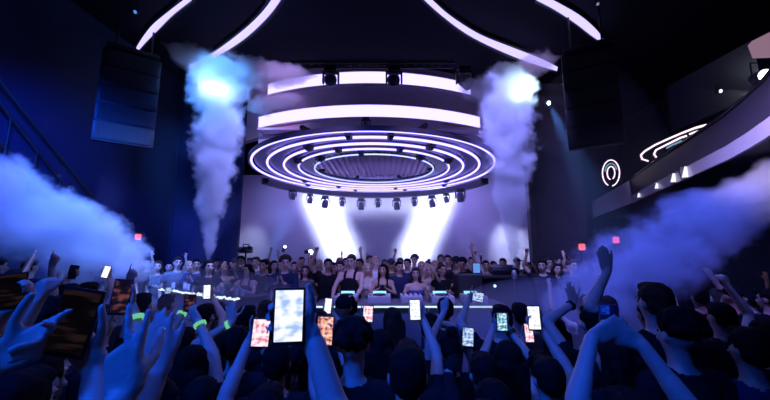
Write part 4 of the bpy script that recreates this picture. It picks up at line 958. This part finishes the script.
smoke('wisp', P(505, 92, Y + .2), P(456, 88, Y + .4), [(0, .03), (.4, .34), (.75, .22), (1, .03)], 3.0, parent=j, seed=6.2)
smoke('wisp', P(505, 74, Y + .2), P(562, 56, Y), [(0, .03), (.35, .30), (.7, .24), (1, .03)], 2.2, parent=j, seed=7.1)
smoke('smoke_cloud', P(156, 276, 6.5), P(-80, 168, 3.9), [(0, .04), (.08, .28), (.25, .52), (.5, .64), (.8, .60), (1, .45)], 2.6, 'broad slanting smoke cloud over the crowd at left', nscale=2.2, seed=9.1)
smoke('smoke_cloud', P(540, 322, 5.0), P(815, 158, 3.5), [(0, .04), (.1, .32), (.35, .50), (.6, .44), (.8, .33), (1, .2)], 2.6, 'broad slanting smoke cloud below the balcony at right', nscale=2.2, seed=12.1, col=(.9, .9, 1))
def haze(c, r, dens, lab, col=(.9, .92, 1), aniso=.3):
    mb = MB(); mb.ell(c, r, n=32, m=18); o = mb.build('haze', vmat('haze_volume_%g' % dens, col, dens, aniso)); return tag(o, lab, 'haze', None, 'stuff')
haze((0, 9.3, 2.2), (5.2, 2.0, 2.6), .06, 'thin haze between the neon ring and the backdrop')
haze((-2.3, 4.4, 1.25), (1.5, 1.4, .75), .22, 'low haze over the floor crowd left of the booth')
haze((1.9, 4.2, 1.1), (1.4, 1.3, .8), .30, 'low haze over the floor crowd right of the booth')
haze((4.2, 7.0, 3.4), (1.3, 1.7, 2.8), .03, 'blue haze around the right jet')
for o in list(bpy.data.objects):
    if o.type == 'MESH' and o.name.startswith('haze'): o.display_type = 'WIRE'

# ------------------------------------------------------------------ light
def spot(loc, to, col, power, ang, blend=.6, size=.1, name='spot_light'):
    d = bpy.data.lights.new(name, 'SPOT'); d.energy = power; d.color = col; d.spot_size = R(ang); d.spot_blend = blend; d.shadow_soft_size = size
    o = bpy.data.objects.new(name, d); COL.objects.link(o); o.location = loc; o.rotation_euler = (V(to) - V(loc)).to_track_quat('-Z', 'Y').to_euler(); return o
def area(loc, to, col, power, sx, sy, name='area_light'):
    d = bpy.data.lights.new(name, 'AREA'); d.energy = power; d.color = col; d.shape = 'RECTANGLE'; d.size = sx; d.size_y = sy
    o = bpy.data.objects.new(name, d); COL.objects.link(o); o.location = loc; o.rotation_euler = (V(to) - V(loc)).to_track_quat('-Z', 'Y').to_euler(); return o
BLUE = (.002, .075, 1); SKY = (.12, .32, 1); LAV = (.36, .30, 1); PALE = (.55, .62, 1)
# beams on the backdrop, the bars from unseen area lights added before it
def beam(a, b, col, power, sx, sy, spread):
    o = area(a, b, col, power, sx, sy, 'beam_light'); o.data.spread = R(spread); return o
def stripe(px, py, tilt, w, h, col, power, spread, Y=10.55):
    """a slanted bar of light on the backdrop from an added, unseen area light"""
    d = bpy.data.lights.new('added_bar_light', 'AREA'); d.energy = power; d.color = col; d.shape = 'RECTANGLE'; d.size = w; d.size_y = h; d.spread = R(spread)
    o = bpy.data.objects.new('added_bar_light', d); COL.objects.link(o); a = R(tilt)
    M = basis(V((math.cos(a), 0, math.sin(a))), V((-math.sin(a), 0, math.cos(a))), V((0, -1, 0))).to_4x4(); M.translation = P(px, py, Y); o.matrix_world = M
stripe(325, 222, 24, .75, 2.7, PALE, 66, 66)
stripe(431, 222, -24, .75, 2.7, PALE, 66, 66)
stripe(341, 228, 24, .03, 1.7, PALE, 4, 4)
stripe(416, 228, -24, .03, 1.7, PALE, 4, 4)
stripe(378, 203, 0, 4.4, .3, PALE, 15, 110, 10.95)
spot(P(500, 190, 10.2), P(516, 258, 11.45), PALE, 500, 50, 1, .1)
spot(P(262, 190, 10.2), P(244, 256, 11.45), PALE, 160, 44, 1, .1)
area((0, 9.9, 4.4), (0, 11.5, 1.6), (.33, .27, 1), 140, 7, .4)
# front light for the stage crowd
spot((-1.5, 2.0, 6.2), (-1, 6.8, 1.6), LAV, 700, 36, .8, .2)
spot((1.2, 2.0, 6.2), (.8, 6.8, 1.6), LAV, 900, 36, .8, .2)
# jets
spot((-2.6, 4.4, 6.4), P(216, 90, 6.6), (.10, .36, 1), 2000, 44, .8, .15)
spot(P(218, 92, 7.5), P(216, 78, 6.0), (.55, .80, 1), 2600, 44, .9, .1)
spot(P(520, 96, 7.5), P(520, 82, 6.0), (.55, .80, 1), 2600, 40, .9, .1)
spot((1.4, 4.6, 6.4), P(508, 150, 6.6), (.26, .27, 1), 2600, 50, .8, .15)
spot((-1.2, 5.2, 6.4), P(217, 180, 6.6), (.26, .31, 1), 2600, 50, .8, .15)
spot(P(549, 103, 6.95), P(590, 190, 6.2), SKY, 1600, 20, .8, .05)
# side clouds
spot((-1.0, 5.0, 6.3), P(282, 84, 7.0), (.52, .34, .9), 700, 34, 1, .1)
spot((2.0, 4.6, 6.3), P(540, 60, 6.6), (.50, .32, .9), 500, 26, 1, .1)
spot((-3.0, 4.0, 6.2), P(100, 240, 5.7), (.09, .26, 1), 4200, 46, .9, .2)
spot((-4.6, 2.0, 5.8), P(20, 195, 4.4), (.22, .20, 1), 1200, 50, .9, .2)
spot((2.4, 3.0, 6.4), P(630, 246, 4.5), (.07, .13, 1), 2600, 46, .9, .2)
spot((3.6, 1.6, 4.2), P(745, 185, 3.8), (.30, .16, 1), 300, 50, .9, .2)
# blue wash on the crowd and the left wall
spot((-3.4, -1.2, 5.2), (-.8, 1.2, 1.6), BLUE, 1150, 46, .9, .25)
spot((-.4, -1.6, 5.6), (.15, 1.5, 1.6), BLUE, 380, 38, .9, .3)
spot((0, 1.2, 6.3), (-.4, 3.6, 1.4), (.06, .14, 1), 420, 80, .9, .3)
spot((-4.2, 3.4, 4.6), (-6.3, 6.6, 2.6), BLUE, 1100, 90, 1, .3)
spot((-3.6, 6.2, 5.8), (-4.9, 9.0, 2.4), BLUE, 200, 70, 1, .3)
spot((-1.4, 3.0, 6.4), (-2.2, 4.4, 1.3), (.16, .18, 1), 420, 36, 1, .2)
spot((1.4, 3.0, 6.4), (1.9, 4.3, 1.2), (.22, .19, 1), 420, 34, 1, .2)
spot((-3.5, 5.5, 6.3), (-4.2, 7.6, 1.6), (.02, .12, 1), 260, 60, .9, .3)
spot((4.2, 4.2, 6.4), (6.6, 9.0, 2.6), (.10, .12, 1), 160, 60, .9, .3)
spot((2.6, 2.0, 3.5), (3.9, 3.3, 3.38), (.62, .50, 1), 1500, 40, 1, .1)
spot((3.6, 6.0, 3.6), (5.6, 8.2, 3.5), (.3, .26, 1), 30, 60, .9, .1)

w = bpy.data.worlds.new('world'); scene.world = w; w.use_nodes = True
w.node_tree.nodes['Background'].inputs[0].default_value = (.02, .06, .4, 1); w.node_tree.nodes['Background'].inputs[1].default_value = .05
scene.view_settings.view_transform = 'Standard'; scene.view_settings.look = 'None'; scene.view_settings.gamma = 1; scene.view_settings.exposure = 0
try: scene.view_settings.use_curve_mapping = False
except Exception: pass
c = scene.cycles
c.use_denoising = True
try: c.denoiser = 'OPENIMAGEDENOISE'
except Exception: pass
c.max_bounces = 6; c.diffuse_bounces = 2; c.glossy_bounces = 2; c.transmission_bounces = 4; c.volume_bounces = 1; c.transparent_max_bounces = 8
c.sample_clamp_indirect = 4; c.sample_clamp_direct = 0; c.use_light_tree = True; c.volume_step_rate = 1
